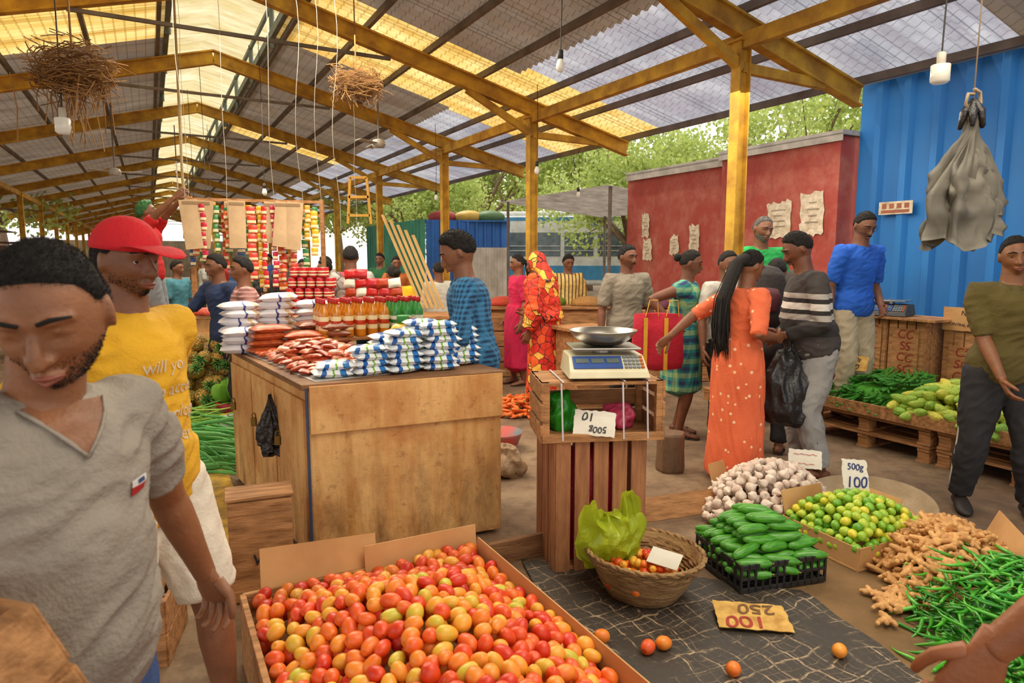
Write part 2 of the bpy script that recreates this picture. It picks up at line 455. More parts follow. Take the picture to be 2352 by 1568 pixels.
        if hair=='long':
            o_=HM@V((0,-.075,.02)); a_=HM@V((0,-.11,-.03)); zb=hc.z
            q.tube([HM@V((0,-.05,.05)),o_,a_,V((.0,-.135,zb-.20)),V((.01,-.15,zb-.36)),V((.01,-.15,zb-.50)),V((.0,-.13,zb-.62))],[(.05,.03),(.062,.04),(.06,.035),(.058,.026),(.055,.022),(.045,.018),(.012,.008)],side=(1,0,0),n=16)
            r=random.Random(3)
            for i in range(170):
                x=r.gauss(0,.03); y=r.gauss(0,.010); q.tube([o_+V((x*.8,0,0)),a_+V((x,y,0)),V((x*1.2,-.14+y,zb-.22)),V((x*1.4+r.gauss(0,.012),-.155+y,zb-.40)),V((x*1.2+r.gauss(0,.02),-.14+y,zb-.5-r.uniform(0,.16)))],[.002,.003,.003,.003,.001],n=4)
        child(q,'hair',[hcol])
    if glasses:
        q=M()
        for sx in(-1,1):
            c=V((sx*.031,.094,.004)); q.tube([c+V((.02*cos(a),0,.015*sin(a))) for a in [i*pi/8 for i in range(17)]],.0015,n=6)
            q.tube([(sx*.05,.093,.008),(sx*.074,.07,.010),(sx*.08,-.01,.008)],.0015,n=6)
        q.tube([(-.011,.096,.006),(.011,.096,.006)],.0015,n=6); xf(q,HM); child(q,'glasses',[mat('glass_frame','2b2420',rough=.3)])
    cv=max(vox,.008)
    ret=dict(P=P,HM=HM,k=k,child=child,sp=sp,arms=arms,legs=legs)
    if bot:
        o=bot.get('o',.02); m=M(); ln=bot.get('len',.97)
        if bot['k']=='skirt':
            fc=(legs[0](1)+legs[1](1))/2; hz=bot.get('hem',.12)
            z0=cen(.28); zs=[0,.08,.16,.28,.45,.7,1]
            ps=[];rs=[]
            rx,ry=rad(.2,.03)
            for f in zs:
                p=z0.lerp(V((fc.x,fc.y+.02,hz)),f); ps.append(p)
                w=lerp_t([(0,.93),(.1,1.06),(.2,1.14),(.35,1.14),(1,bot.get('fl',1.45))],f)[0]; rs.append((rx*w,ry*(w*1.15)))
            m.tube(ps,rs,side=X,n=28)
            ret['bot']=child(m,bot.get('n','skirt'),bot['m'],rv=cv,wr=.013,st=(13,13,1.6))
        else:
            tt=[-.15,-.08,.0,.08,.15]
            m.tube([cen(t) for t in tt],[rad(t,o*.8) for t in tt],side=X,n=24)
            for lp in legs:
                fs=[f for f in(0,.12,.25,.38,.5,.62,.75,.88,.97) if f<ln]+[ln]
                m.tube([lp(0)+V((0,0,.05*k))]+[lp(f) for f in fs],[.078*k+o*.6]+[max(lerp_t(LR,f)[0]*k+o,bot.get('min',.058)*k) for f in fs],n=18)
            ret['bot']=child(m,bot.get('n','trousers'),bot['m'],rv=cv,wr=.010,st=(9,9,7))
    if top:
        o=top.get('o',.017); m=M(); hem=top.get('hem',0.0); sl=top.get('sl',.3)
        n=16; ts=[hem+(.975-hem)*i/n for i in range(n+1)]
        rr=[rad(t,o+(.012 if t<.25 else 0)) for t in ts]
        m.tube([cen(t) for t in ts],rr,side=X,n=26)
        m.tube([sp(.93),sp(.985)],[(.12*k*wd,.09*k),(.080*k,.076*k)],side=X,n=20)
        if sl>0:
            for sx,ap in((-1,arms[0]),(1,arms[1])):
                fs=[f for f in(0,.1,.2,.3,.4,.5,.6,.7,.8,.9) if f<sl-.03]+[sl]
                lo=top.get('lo',.014)
                m.tube([sp(.87)+X*sx*.07*k]+[ap(f) for f in fs],[.082*k]+[lerp_t(AR,f)[0]*k+lo+(.006 if f==0 else 0) for f in fs],n=16)
        ret['top']=child(m,top.get('n','shirt'),top['m'],rv=cv,wr=top.get('wr',.010),st=top.get('st',(7,7,9)))
        if top.get('collar'):
            m=M()
            for sx in(-1,1):
                m.tube([sp(1.03)+V((0,-.055,.0))*k,sp(1.03)+V((sx*.05,-.03,-.003))*k,sp(1.01)+V((sx*.066,.02,-.01))*k,sp(.97)+V((sx*.045,.075,-.01))*k,sp(.95)+V((sx*.022,.088,-.01))*k],[(.02,.007),(.02,.007),(.02,.008),(.022,.007),(.012,.006)],side=(0,0,1),n=10)
            child(m,'collar',[top['collar']])
    if foot in('shoe','sandal'): child(soles,foot,[mat('footwear_dark','2a211c',rough=.6)])
    return ret
def ik(a,c,l1,l2,pole):
    d=c-a; L=d.length
    if L>(l1+l2)*.99: c=a+d*((l1+l2)*.99/L); d=c-a; L=d.length
    x=(l1*l1-l2*l2+L*L)/(2*L); h=sqrt(max(l1*l1-x*x,1e-6))
    n=d.normalized(); p=pole-n*pole.dot(n); p.normalize()
    return a+n*x+p*h, c
def bvh(o): me=o.data; return BVHTree.FromPolygons([v.co for v in me.vertices],[list(f.vertices) for f in me.polygons])
def conform(bv,pts,off):
    out=[]
    for x,z in pts:
        h=bv.ray_cast(V((x,1,z)),V((0,-1,0))); out.append((x,(h[0].y if h[0] else .1)+off,z))
    return out
def decal(pr,lines,size,zc,xc,mt,gap=.075):
    bv=bvh(pr['top'])
    for i,s in enumerate(lines):
        t=text(s,size,(0,0,0),(0,0,0),mt,pr['top'],name='printed_lettering'); me=t.data
        c=conform(bv,[(xc-v.co.x,zc-i*gap+v.co.y) for v in me.vertices],.004)
        for v,p in zip(me.vertices,c): v.co=p
def patch(pr,name,mt,x0,x1,z0,z1,off,tri=False,n=10):
    bv=bvh(pr['top']); m=M(); vs=[]
    for j in range(n+1):
        for i in range(n+1):
            v=j/n; u=i/n*2-1; cx=(x0+x1)/2; hw=(x1-x0)/2*(v if tri else 1)
            vs.append((cx+u*hw,z0+(z1-z0)*v))
    m.add(conform(bv,vs,off),[(j*(n+1)+i,(j+1)*(n+1)+i,(j+1)*(n+1)+i+1,j*(n+1)+i+1) for j in range(n) for i in range(n)])
    return obj(m,name,[mt],parent=pr['top'],smooth=True)
cl=lambda n,c,**k: mat(n,c,rough=k.pop('rough',.85),bump=k.pop('bump',.25),bs=k.pop('bs',90),**k)
BLK=cl('cloth_black','2a2728'); DKB=cl('cloth_dark_blue','2a3962'); KHK=cl('cloth_khaki','b9a98e')
# 1 grey t-shirt man, close
TG=cl('tshirt_grey','9a9084',bump=.3)
g=person((-.83,1.13),243,'man in grey v-neck t-shirt walking and looking down, carrying wooden crate',H=1.61,lean=11,sk='94603f',head=(-48,24,4),
  lw=(-.70,1.50,.80),rw=(-1.05,.90,.90),top=dict(m=TG,sl=.36,hem=-.12,o=.018,wr=.013),bot=dict(k='p',m=cl('jeans_blue','2d4a7a')),hair='short',thick=.005,hl=.008,beard=1,belly=.07,vox=.005,wd=.92,curl=.5,foot='shoe',hs=1.08,nl=.14)
sk1=skin('94603f')
zt=(g['sp'](.985)).z
patch(g,'neckline_opening',sk1,-.062,.062,zt-.075,zt+.004,.004,True)
bv=bvh(g['top']); m=M()
for sx in(-1,1):
    P=conform(bv,[(sx*.064*t,zt-.078+.080*t) for t in (0,.25,.5,.75,1)],.004); m.tube(P,[(.005,.003)]*5,n=6)
obj(m,'neckline_trim',[TG],parent=g['top'],smooth=True)
for x0,x1,z0,z1,c in((-.108,-.066,-.165,-.150,'b3202a'),(-.108,-.066,-.150,-.138,'d8d4cf'),(-.100,-.082,-.147,-.140,'2c3f6e')): patch(g,'chest_emblem',mat('emblem_'+c,c),x0,x1,zt+z0,zt+z1,.003 if c!='2c3f6e' else .005,n=4)
# 2 yellow t-shirt, red cap
YEL=cl('tshirt_yellow','e6ae22')
p=person((-1.12,1.98),246,'man in yellow printed t-shirt, red cap and white shorts walking',H=1.67,sk='85553a',head=(4,6,0),feet=[(-.90,2.02),(-1.2,1.8)],
  lw=(-1.35,2.30,.95),rw=(-1.40,1.72,.88),top=dict(m=YEL,sl=.4,hem=-.2,o=.020,wr=.011),bot=dict(k='p',m=cl('shorts_white','eadfcc'),len=.46,o=.032,n='shorts'),hair='short',beard=1,vox=.006,belly=.02,wd=.92)
WTX=mat('print_white','f7f2e6',rough=.7)
decal(p,['will you','rn to access','an apology','i never'],.052,1.24,-.02,WTX,.07)
RED=cl('cap_red','d01826')
q=M(); q.ell((0,-.004,.034),(.088,.108,.098),fn=lambda P_,x,y,z: V((P_.x,P_.y,max(P_.z,0.0))),nu=28,nv=18); xf(q,p['HM']); p['child'](q,'cap',[RED])
q=M(); q.tube([(0,.06,.046),(0,.10,.050),(0,.14,.046),(0,.182,.034),(0,.20,.028)],[(.074,.005),(.078,.005),(.070,.005),(.045,.004),(.02,.003)],side=(1,0,0),n=20); xf(q,p['HM']); p['child'](q,'cap_brim',[RED])
# 3 plaid shirt vendor
PL=mat('plaid_blue','236896','1c527a',rough=.85,pat=p_plaid('13294a',.030,.3,'3f82ae'),bump=.2,bs=90)
person((-.22,4.15),92,'vendor in blue checked shirt leaning over stall packets',H=1.72,lean=9,sk='8a573a',head=(6,28,0),lw=(-.52,3.98,1.14),rw=(-.50,4.25,1.12),
  top=dict(m=PL,sl=.9,hem=-.12,o=.02,collar=PL),bot=dict(k='p',m=DKB),thick=.011,hl=.009,hs=1.10,wd=1.05)
# 4 orange dress woman
OR=mat('dress_orange','ec7246','d65f38',rough=.8,pat=p_dots('f6c8a0',16,.17),bump=.2,bs=80)
person((1.54,4.62),-68,'woman in long orange dress with long dark hair handing over money',H=1.62,lean=7,sk='8a573a',head=(-4,26,0),rw=(1.76,4.52,1.02),lw=(1.10,4.80,.98),
  top=dict(m=OR,sl=.5,hem=.18,o=.016,n='dress_bodice',wr=.008),bot=dict(k='skirt',m=OR,hem=.06,fl=1.3,n='dress_skirt'),hair='long',thick=.006,wd=.88)
# 5 striped sweater man
SW=mat('sweater','4a4341','393534',rough=.9,bump=.4,bs=120,pat=p_bands([(1.02,1.10,'2e2a29'),(1.13,1.17,'b5aea6'),(1.17,1.20,'2e2a29'),(1.20,1.245,'d9d2c9'),(1.245,1.275,'2e2a29'),(1.275,1.31,'b5aea6')]))
GT=mat('track_grey','a09e9b','8b8987',rough=.85,bump=.2,bs=80)
s5=person((2.12,4.72),84,'man in striped dark sweater and grey track trousers holding black bag',H=1.76,lean=14,sk='7a4a32',head=(2,30,0),lw=(1.84,4.60,1.02),rw=(1.86,4.78,1.0),
  top=dict(m=SW,sl=.93,hem=-.1,o=.02,n='sweater'),bot=dict(k='p',m=GT,o=.032),thick=.008,mous=1,belly=.09,wd=1.12)
for dx in(0,.022):
    q=M(); a=s5['legs'][0]
    q.tube([a(f)+V((-.102+.04*f+.0,dx,0)) for f in(.05,.2,.4,.6,.8,.95)],[(.004,.0035)]*6,n=6); s5['child'](q,'trouser_stripe',[BLK])
# 6 checked dress woman
PD=mat('dress_check','2f9a94','2a7c7c',rough=.85,pat=p_plaid('2a3c60',.12,.28,'9fc07a'),bump=.2)
person((1.46,5.85),-115,'woman in green and blue checked dress with glasses and hair bun',H=1.63,lean=5,sk='7a4a32',head=(10,14,0),rw=(1.30,5.60,1.02),lw=(1.62,5.6,1.12),
  top=dict(m=PD,sl=.12,hem=.15,n='dress_bodice'),bot=dict(k='skirt',m=PD,hem=.42,fl=1.2,n='dress_skirt'),hair='bun',glasses=True,wd=.98,vox=.009)
# 7 grey shirt man
GS=cl('shirt_grey','8f8474')
person((1.07,6.4),192,'man with moustache in grey short sleeve shirt looking sideways',H=1.68,sk='7a4a32',head=(22,8,0),top=dict(m=GS,sl=.42,hem=-.15,collar=GS),bot=dict(k='p',m=BLK),mous=1,vox=.008,hcol=HAIR,thick=.007)
# 8 sari woman
SA=mat('sari_print','c9301f','b32418',rough=.75,pat=p_cells(['dd3a22','e85a22','d22c1c','f0b84a','e64a20','e03a1e','c9281c'],'241210',12,.03),bump=.2)
p8=person((.36,7.2),70,'woman wrapped in red and orange patterned sari covering her head',H=1.62,lean=12,sk='7d4c32',head=(0,15,0),rw=(.15,7.05,1.0),top=dict(m=SA,sl=.9,hem=.1,o=.07,n='sari_drape',wr=.016,lo=.05),bot=dict(k='skirt',m=SA,hem=.05,fl=1.35,n='sari_skirt'),hair='none',vox=.010,wd=1.1)
q=M(); q.ell((0,-.028,.012),(.092,.112,.125)); q.tube([(0,-.04,.0),(0,-.09,-.12),(0,-.10,-.25)],[(.09,.09),(.14,.07),(.2,.09)],side=(1,0,0),n=18); xf(q,p8['HM']); p8['child'](q,'sari_veil',SA,rv=.01,wr=.01)
# 9 magenta dress
MG=cl('dress_magenta','d01e52')
person((.08,8.25),110,'woman in long magenta dress seen from behind',H=1.6,top=dict(m=MG,sl=.45,hem=.15,n='dress_bodice'),bot=dict(k='skirt',m=MG,hem=.22,fl=1.15,n='dress_skirt'),hair='pony',vox=.011,wd=.9)
# 10 green shirt man
GR=cl('tshirt_green','1fa850')
person((2.27,6.35,.16),185,'older man in green t-shirt bending forward and smiling',H=1.78,lean=6,head=(10,12,-6),top=dict(m=GR,sl=.4,hem=-.1),bot=dict(k='p',m=BLK),hcol=HGREY,beard=1,mous=1,vox=.008,thick=.004)
# 11 blue polo
BP=cl('polo_blue','2060cc')
person((2.98,5.98,.16),196,'man in blue polo shirt and glasses using the weighing scale',H=1.80,lean=7,head=(-8,26,0),lw=(3.17,5.85,1.13),rw=(2.75,5.9,1.02),top=dict(m=BP,sl=.42,hem=-.1,collar=BP),bot=dict(k='p',m=KHK),glasses=True,mous=1,vox=.008)
# 12 olive polo man
OL=cl('polo_olive','5a4d1e')
BT=mat('track_black','28262a',rough=.85)
s12=person((2.90,3.98),158,'smiling man in olive polo shirt and black track trousers walking',H=1.69,lean=3,sk='8a5838',head=(-2,8,6),rw=(2.77,3.80,.86),feet=[(3.10,3.95),(2.80,4.12)],top=dict(m=OL,sl=.45,hem=-.12,collar=OL),bot=dict(k='p',m=BT,o=.030),thick=.005,mous=0,wd=1.0,foot='shoe',vox=.007)
q=M(); a=s12['legs'][1]; q.tube([a(f)+V((.100-.03*f,.01,0)) for f in(.05,.2,.4,.6,.8,.95)],[(.004,.005)]*6,n=6); s12['child'](q,'trouser_stripe',[mat('stripe_white','d8d2c8')])
# 13 near bare-arm shopper
BG=cl('shirt_beige','d2a878')
person((1.27,1.05),46,'person in beige shirt reaching down over the chillies',H=1.74,lean=14,sk='9a5c38',head=(0,20,0),lw=(.64,1.02,.78),rw=(1.6,1.45,.9),top=dict(m=BG,sl=.4,hem=-.1,o=.02),bot=dict(k='p',m=DKB),vox=.006,foot='shoe',lhd=(-.3,0,-1),curl=.6)
# 14 masked person
p14=person((1.80,5.75),200,'person with white face mask standing in the queue',H=1.62,top=dict(m=cl('tshirt_white','cfcabf'),sl=.4,hem=-.1),bot=dict(k='p',m=BLK),vox=.011,head=(0,10,0))
q=M(); q.ell((0,.06,-.055),(.055,.052,.042)); xf(q,p14['HM']); p14['child'](q,'face_mask',[mat('mask_white','d5dbe0')])
# 15 backpack person
BK=mat('backpack_dark','352c2c',rough=.8,bump=.3); BM=mat('backpack_maroon','5d2530',rough=.8)
p15=person((2.02,5.30),-25,'person bending forward with a dark backpack',H=1.66,lean=38,top=dict(m=cl('tshirt_dark','403b39'),sl=.4,hem=-.1),bot=dict(k='p',m=BLK,o=.03),vox=.011,head=(0,25,0))
# others
person((-3.95,7.5,.5),-80,'man in red t-shirt and green cap reaching up to hanging rope',H=1.66,head=(0,-14,0),lw=(-3.55,7.6,2.25),rw=(-3.52,7.35,2.22),top=dict(m=cl('tshirt_red','c5161f'),sl=.35,hem=-.1),bot=dict(k='p',m=cl('jeans_pale','8f9aa6')),vox=.011,hcol=mat('cap_green','2e6b3a'),thick=.02)
person((-3.25,8.2),175,'man in black printed t-shirt behind counter',H=1.52,top=dict(m=BLK,sl=.4,hem=-.1),bot=dict(k='p',m=BLK),vox=.012,head=(-20,5,0))
person((-2.62,6.25),150,'man in navy t-shirt resting his arm on the counter',H=1.6,lean=8,rw=(-3.05,6.05,1.06),top=dict(m=cl('tshirt_navy','2a3a60'),sl=.45,hem=-.1),bot=dict(k='p',m=BLK),vox=.010,head=(-10,10,0),thick=.010)
PK=mat('tshirt_pink_stripe','9d6a66','8a5a56',rough=.85,pat=p_stripe('c59890',.035,.4))
person((-2.25,5.75),118,'man in pink striped shirt facing sideways at the stall',H=1.57,sk='8a573a',top=dict(m=PK,sl=.45,hem=-.1),bot=dict(k='p',m=BLK),vox=.010,head=(10,6,0),thick=.010)
PT=mat('tshirt_pattern','8a7f7d','5e4a4a',rough=.85,scale=14,pat=p_cells(['9d9490','b8404f','aca69f','7e7672'],'4a3a3a',9,.03))
person((-1.62,6.9),15,'man in patterned t-shirt seen from behind',H=1.68,top=dict(m=PT,sl=.45,hem=-.1),bot=dict(k='p',m=BLK),vox=.011)
person((-1.18,7.3),40,'woman in yellow dress bending over the goods',H=1.5,lean=20,top=dict(m=cl('dress_yellow','e8b814'),sl=.4,hem=.1),bot=dict(k='skirt',m=cl('dress_yellow','e8b814'),hem=.3),hair='bun',vox=.012)
person((-.92,8.6),30,'person in white shirt with back turned',H=1.5,top=dict(m=cl('shirt_white','dadace'),sl=.9,hem=-.1),bot=dict(k='p',m=KHK),vox=.012)
YS=mat('shirt_yellow_stripe','e4c57a','cfaa5a',rough=.85,pat=p_stripe('5a3a2a',.05,.3,0))
person((.76,9.3),185,'man in yellow striped shirt looking over produce',H=1.6,top=dict(m=YS,sl=.5,hem=-.1),bot=dict(k='p',m=KHK),vox=.012,head=(10,15,0),thick=.012)
person((-4.35,6.1),-150,'man in red polo with green shopping bag',H=1.54,top=dict(m=cl('polo_red','d8253c'),sl=.45,hem=-.1),bot=dict(k='p',m=KHK),vox=.012)
far=[(-3.9,10.2,'26262a','man in black shirt further down the hall'),(-3.3,10.8,'8b2a36','man in maroon shirt further down the hall'),(-4.9,12.5,'2f6fa8','shopper in blue shirt far down the hall'),(-5.9,14,'c03232','shopper in red shirt far down the hall'),(-2.6,9.6,'d8d2c8','shopper in white shirt by the counter'),(-6.3,11.5,'2c2a28','shopper in dark shirt down the aisle'),(-2.3,12,'2b6a44','shopper in green shirt by the sheds'),(-7.2,16,'c0c0b8','shopper in pale shirt far down the aisle'),
 (-2.9,8.9,'3a3634','vendor in dark shirt between the stalls'),(-1.75,10.4,'b8642c','shopper in orange shirt between stalls'),(-4.4,9.0,'3f7a8a','shopper in teal shirt in the aisle'),(-5.4,10.2,'d8c0a0','shopper in cream shirt in the aisle'),(-2.2,8.1,'5a3040','vendor in plum shirt behind the cans'),(-6.0,17,'3a5aa0','shopper in blue shirt at hall end'),(-8.2,19,'a83a2c','shopper in rust shirt at hall end'),
 (-5.6,7.8,'7a3a30','shopper in brown shirt near hall edge'),(-6.6,9.2,'4a6a8a','shopper in slate shirt near hall edge'),(-7.4,11.8,'c8a050','shopper in mustard shirt in side aisle'),(-8.6,13.5,'5a5a56','shopper in grey shirt in side aisle'),(-9.6,17,'b04a4a','shopper in faded red shirt far away')]
for i,(x,y,c,l) in enumerate(far):
    person((x,y),R.uniform(100,260),l,H=R.uniform(1.52,1.66),top=dict(m=cl('far_'+c,c),sl=.4,hem=-.1),bot=dict(k='p',m=BLK),vox=.015,thick=.010)
q=M(); q.tube([(0,0,-.22),(0,.01,-.15),(0,.02,0),(0,.0,.15),(0,-.02,.22)],[(.13,.07),(.16,.10),(.165,.11),(.15,.10),(.09,.05)],side=(1,0,0),n=20)
bp=obj(remesh(q,.012,3),'backpack',[BK],loc=(1.95,5.26,1.26),rot=(-.45,0,-.4),label='dark maroon backpack worn on bending person',cat='backpack')
q=M(); q.tube([(0,-.10,-.17),(0,-.115,-.06),(0,-.10,.0)],[(.10,.03),(.12,.045),(.1,.03)],side=(1,0,0),n=14); obj(q,'pocket',[BM],parent=bp,smooth=True)
for sx in(-1,1):
    q=M(); q.tube([(sx*.09,.02,.2),(sx*.11,.12,.16),(sx*.11,.14,0),(sx*.12,.05,-.18)],[(.025,.006)]*4,side=(1,0,0),n=8); obj(q,'shoulder_strap',[BK],parent=bp,smooth=True)
# ------------------------------------------------------------ setting
def p_ply(dark,light,grime=True):
    def f(nt,col):
        co=coords(nt,(1,1,.12)); a=noi(nt,co,14,5,.6); b=noi(nt,coords(nt),2.2,5,.65)
        c=ramp(nt,a,[(.3,C(dark)),(.55,C(light))])
        c=mix(nt,ma(nt,'MULTIPLY',ramp(nt,b,[(.42,(0,0,0,1)),(.66,(1,1,1,1))]),.75),c,C('b46e32'))
        sp_=noi(nt,coords(nt),22,4,.7); c=mix(nt,ma(nt,'MULTIPLY',ramp(nt,sp_,[(.58,(0,0,0,1)),(.68,(1,1,1,1))]),.45),c,C('84522a'))
        if grime:
            z=sep(nt)[2]; n2=noi(nt,coords(nt,(1,1,.35)),9,6,.7)
            g=ma(nt,'MULTIPLY',ma(nt,'SUBTRACT',.75,z,True),ma(nt,'SUBTRACT',n2,.40,True)); c=mix(nt,ma(nt,'MULTIPLY',g,4.5,True),c,C('64401e'))
        return c
    return f
WOOD=mat('wood_plywood','c0854a',rough=.6,bump=.2,bs=30,pat=p_ply('cc9450','e4b474'))
WOOD2=mat('wood_old','9a6f48','6a4429',rough=.75,scale=3,st=(1,1,6),bump=.5,bs=20)
WOODH=mat('wood_slat','c08a58','84582f',rough=.75,scale=4,st=(1.5,8,8),bump=.3,bs=20)
CARD=mat('cardboard','d0a06a','b38452',rough=.85,scale=3)
def floorpat(nt,col):
    co=coords(nt)
    a=noi(nt,co,.9,6,.65); b=noi(nt,co,7,5,.7)
    c=ramp(nt,a,[(.35,C('6c543f')),(.5,C('80664d')),(.65,C('947d63'))])
    c=mix(nt,ma(nt,'MULTIPLY',ramp(nt,b,[(.45,(0,0,0,1)),(.62,(1,1,1,1))]),.5),c,C('4c3a2a'))
    return c
FL=mat('asphalt','7a6048',rough=.85,pat=floorpat,bump=.3,bs=25)
m=M(); m.add([(-60,-15,0),(60,-15,0),(60,90,0),(-60,90,0)],[(0,1,2,3)]); obj(m,'floor',FL,kind='structure',label='worn dirty asphalt market floor')
YP=mat('line_paint','d2a436','7d6534',rough=.8,scale=9)
m=M(); m.box((0,0,.003),(.13,7,.004)); obj(m,'trim_1',YP,loc=W(.35,5.6),rz=TH,kind='structure',label='faded yellow painted floor line')
STY=mat('steel_yellow','e0b038','a5762e',rough=.8,scale=5,bump=.2,bs=25)
STG=mat('steel_grey','857a70','62584f',rough=.7,scale=4)
S=[4.3,7.8,10.75,14.4,18.2,22,25.8,29.6,33.4,37.2,41,45,49,53]
DR,ZR=.95,4.32; SL=.262; DE=6.0
def rz_(d): return ZR-SL*abs(d-DR)
DP=4.4; DL=-2.9
def ibeam(m,p,q,w,h):
    m.beam(p,q,w*.25,h); dz=V((0,0,h/2)); p=V(p);q=V(q)
    m.beam(p+dz,q+dz,w,.02); m.beam(p-dz,q-dz,w,.02)
for i,s in enumerate([.6]+S):
    a=W(DR,s,ZR); 
    m=M(); ibeam(m,a,W(DE-.1,s,rz_(DE-.1)),.10,.17); obj(m,'roof_rafter',STY,label='yellow painted steel rafter sloping from ridge',cat='roof beam',group='roof rafters')
    m=M(); ibeam(m,a,W(DL-1.4,s,rz_(DL-1.4)),.10,.17); obj(m,'roof_rafter',STY,label='yellow painted steel rafter sloping from ridge',cat='roof beam',group='roof rafters')
    if s<1: continue
    for d in(DP,DL):
        h=rz_(d)-.1; m=M(); m.box((0,0,h/2),(.11,.02,h)); m.box((.055,0,h/2),(.012,.10,h)); m.box((-.055,0,h/2),(.012,.10,h)); m.box((0,0,.01),(.22,.22,.02)); m.box((0,0,h-.02),(.18,.16,.015))
        obj(m,'steel_post',STY,loc=W(d,s),rz=TH,label='yellow painted steel I-section roof post',cat='post',group='roof posts')
    m=M(); m.beam(W(DP,s,rz_(DP)-.32),W(DP+1.0,s,rz_(DP+1)-.08),.06,.08); m.beam(W(DP,s,rz_(DP)-.32),W(DP-.9,s,rz_(DP-.9)-.1),.06,.08); obj(m,'post_bracket',STY,label='yellow steel bracket bracing rafter to post',cat='bracket',group='post brackets')
    if s>5:
        m=M(); m.beam(W(DR-1.5,s,rz_(DR-1.5)-.1),W(DR+1.6,s,rz_(DR+1.6)-.12),.035,.035); obj(m,'tie_rod',STG,label='thin grey steel tie across truss',cat='tie rod',group='truss ties')
for d in(DP,DL):
    m=M(); m.beam(W(d,.6,rz_(d)-.12),W(d,53,rz_(d)-.12),.08,.12); obj(m,'edge_beam',STY,label='long yellow steel beam joining post tops',cat='roof beam')
for d in [-4.1,-3.2,-2.3,-1.4,-.5,.25,1.65,2.3,3.0,3.7,4.4,5.1,5.9]:
    m=M(); z=rz_(d)+.14; m.beam(W(d,-2,z),W(d,56,z),.045,.07); obj(m,'purlin',STG,label='grey steel purlin running along hall roof',cat='roof beam',group='roof purlins')
RG=mat('roof_sheet_grey','aaa096','82776d',rough=.6,scale=1.3,pat=p_lines('50463d',.11,.08,(0,1),.6,'94826e'),trans=.18)
RY=mat('roof_sheet_yellow','f4dfa0','e2bf68',rough=.5,scale=1.6,pat=p_lines('a07c34',.11,.18,(0,1),.55,'cca04c'),trans=.55)
RB=mat('roof_sheet_pale','ccd0dc','8e93a4',rough=.5,scale=1.1,pat=p_lines('5c5c68',.11,.08,(0,1),.55,'9490a0'),trans=.45)
RW=mat('skylight_sheet','f6f0d6','e0d2a0',rough=.5,scale=1.5,pat=p_lines('958c66',.13,.32,(1,),.6,'c4b27c'),trans=.5)
def sheet(name,d0,d1,s0,s1,mt,label,up=.19,zf=None,step=.03):
    zf=zf or (lambda d: rz_(d)+up)
    n=int((s1-s0)/step); m=M(); vs=[]
    for i in range(n+1):
        s=s0+(s1-s0)*i/n; c=.018*sin(2*pi*s/.13)
        vs.append((d0,s,zf(d0)+c)); vs.append((d1,s,zf(d1)+c))
    m.add(vs,[(2*i,2*i+2,2*i+3,2*i+1) for i in range(n)])
    return obj(m,name,mt,loc=(0,0,0),rz=TH,smooth=True,kind='structure',label=label)
GL='grey corrugated roof sheeting with wire mesh'
def bands(d0,d1,cuts,tail=56):
    for (s0,s1,k) in cuts:
        mt,l={'g':(RG,GL),'y':(RY,'yellow translucent corrugated roof sheet'),'b':(RB,'pale translucent corrugated roof sheet')}[k]
        sheet('ceiling',d0,d1,s0,s1,mt,l,step=.03 if s1<20 else .065)
bands(1.55,4.0,[(-2.5,7.4,'g'),(7.4,9.5,'y'),(9.5,15.5,'g'),(15.5,16.5,'y'),(16.5,56,'g')])
bands(4.0,DE,[(-2.5,1.8,'b'),(1.8,3.0,'g'),(3.0,5.7,'b'),(5.7,7.2,'b'),(7.2,9.6,'y'),(9.6,56,'b')])
bands(-4.3,.35,[(-2.5,6.6,'g'),(6.6,10.2,'y'),(10.2,15,'g'),(15,16,'y'),(16,56,'g')])
sheet('ceiling',.2,DR,-2.5,56,RW,'bright translucent ridge skylight sheet',zf=lambda d:4.95-.25*abs(d-DR),step=.065)
sheet('ceiling',DR,1.7,-2.5,56,RW,'bright translucent ridge skylight sheet',zf=lambda d:4.95-.25*abs(d-DR),step=.065)
for d in(.35,1.55):
    m=M(); m.beam(W(d,-2,rz_(d)+.2),W(d,56,rz_(d)+.2),.06,.1); m.beam(W(d,-2,4.72),W(d,56,4.72),.04,.06)
    for j in range(28): m.beam(W(d,j*2-.5,4.2),W(d,j*2-.5,4.75),.05,.05,up=(0,1,0))
    obj(m,'skylight_frame',mat('steel_teal','7d8a80','5f6860'),label='grey steel frame along ridge skylight',cat='roof beam')
def corr(m,p0,p1,z0,z1,per=.22,amp=.035):
    p0=V(p0);p1=V(p1); t=(p1-p0); L=t.length; t.normalize(); n=V((t.y,-t.x,0)); x=0; pr=[]
    k=int(L/per)
    for i in range(k):
        for f,o in((0,0),(.55,0),(.66,1),(.88,1)): pr.append((min(L,(i+f)*per),o*amp))
    pr.append((L,0)); vs=[]
    for x,o in pr:
        q=p0+t*x+n*o; vs+= [(q.x,q.y,z0),(q.x,q.y,z1)]
    m.add(vs,[(2*i,2*i+2,2*i+3,2*i+1) for i in range(len(pr)-1)])
BW=mat('wall_blue','1a78c2','1460a4',rough=.55,scale=1.4,st=(1,1,.4),bump=.1,bs=8)
m=M(); corr(m,W(6.85,4.95),W(6.85,-3),0,3.5,.30,.05); obj(m,'wall_right',BW,kind='structure',label='bright blue corrugated metal wall')
m=M(); m.beam(W(6.74,4.95,3.42),W(6.74,-3,3.42),.06,.16); obj(m,'trim_2',mat('trim_pale','b5baa6','959a88'),kind='structure',label='pale painted batten along wall top')
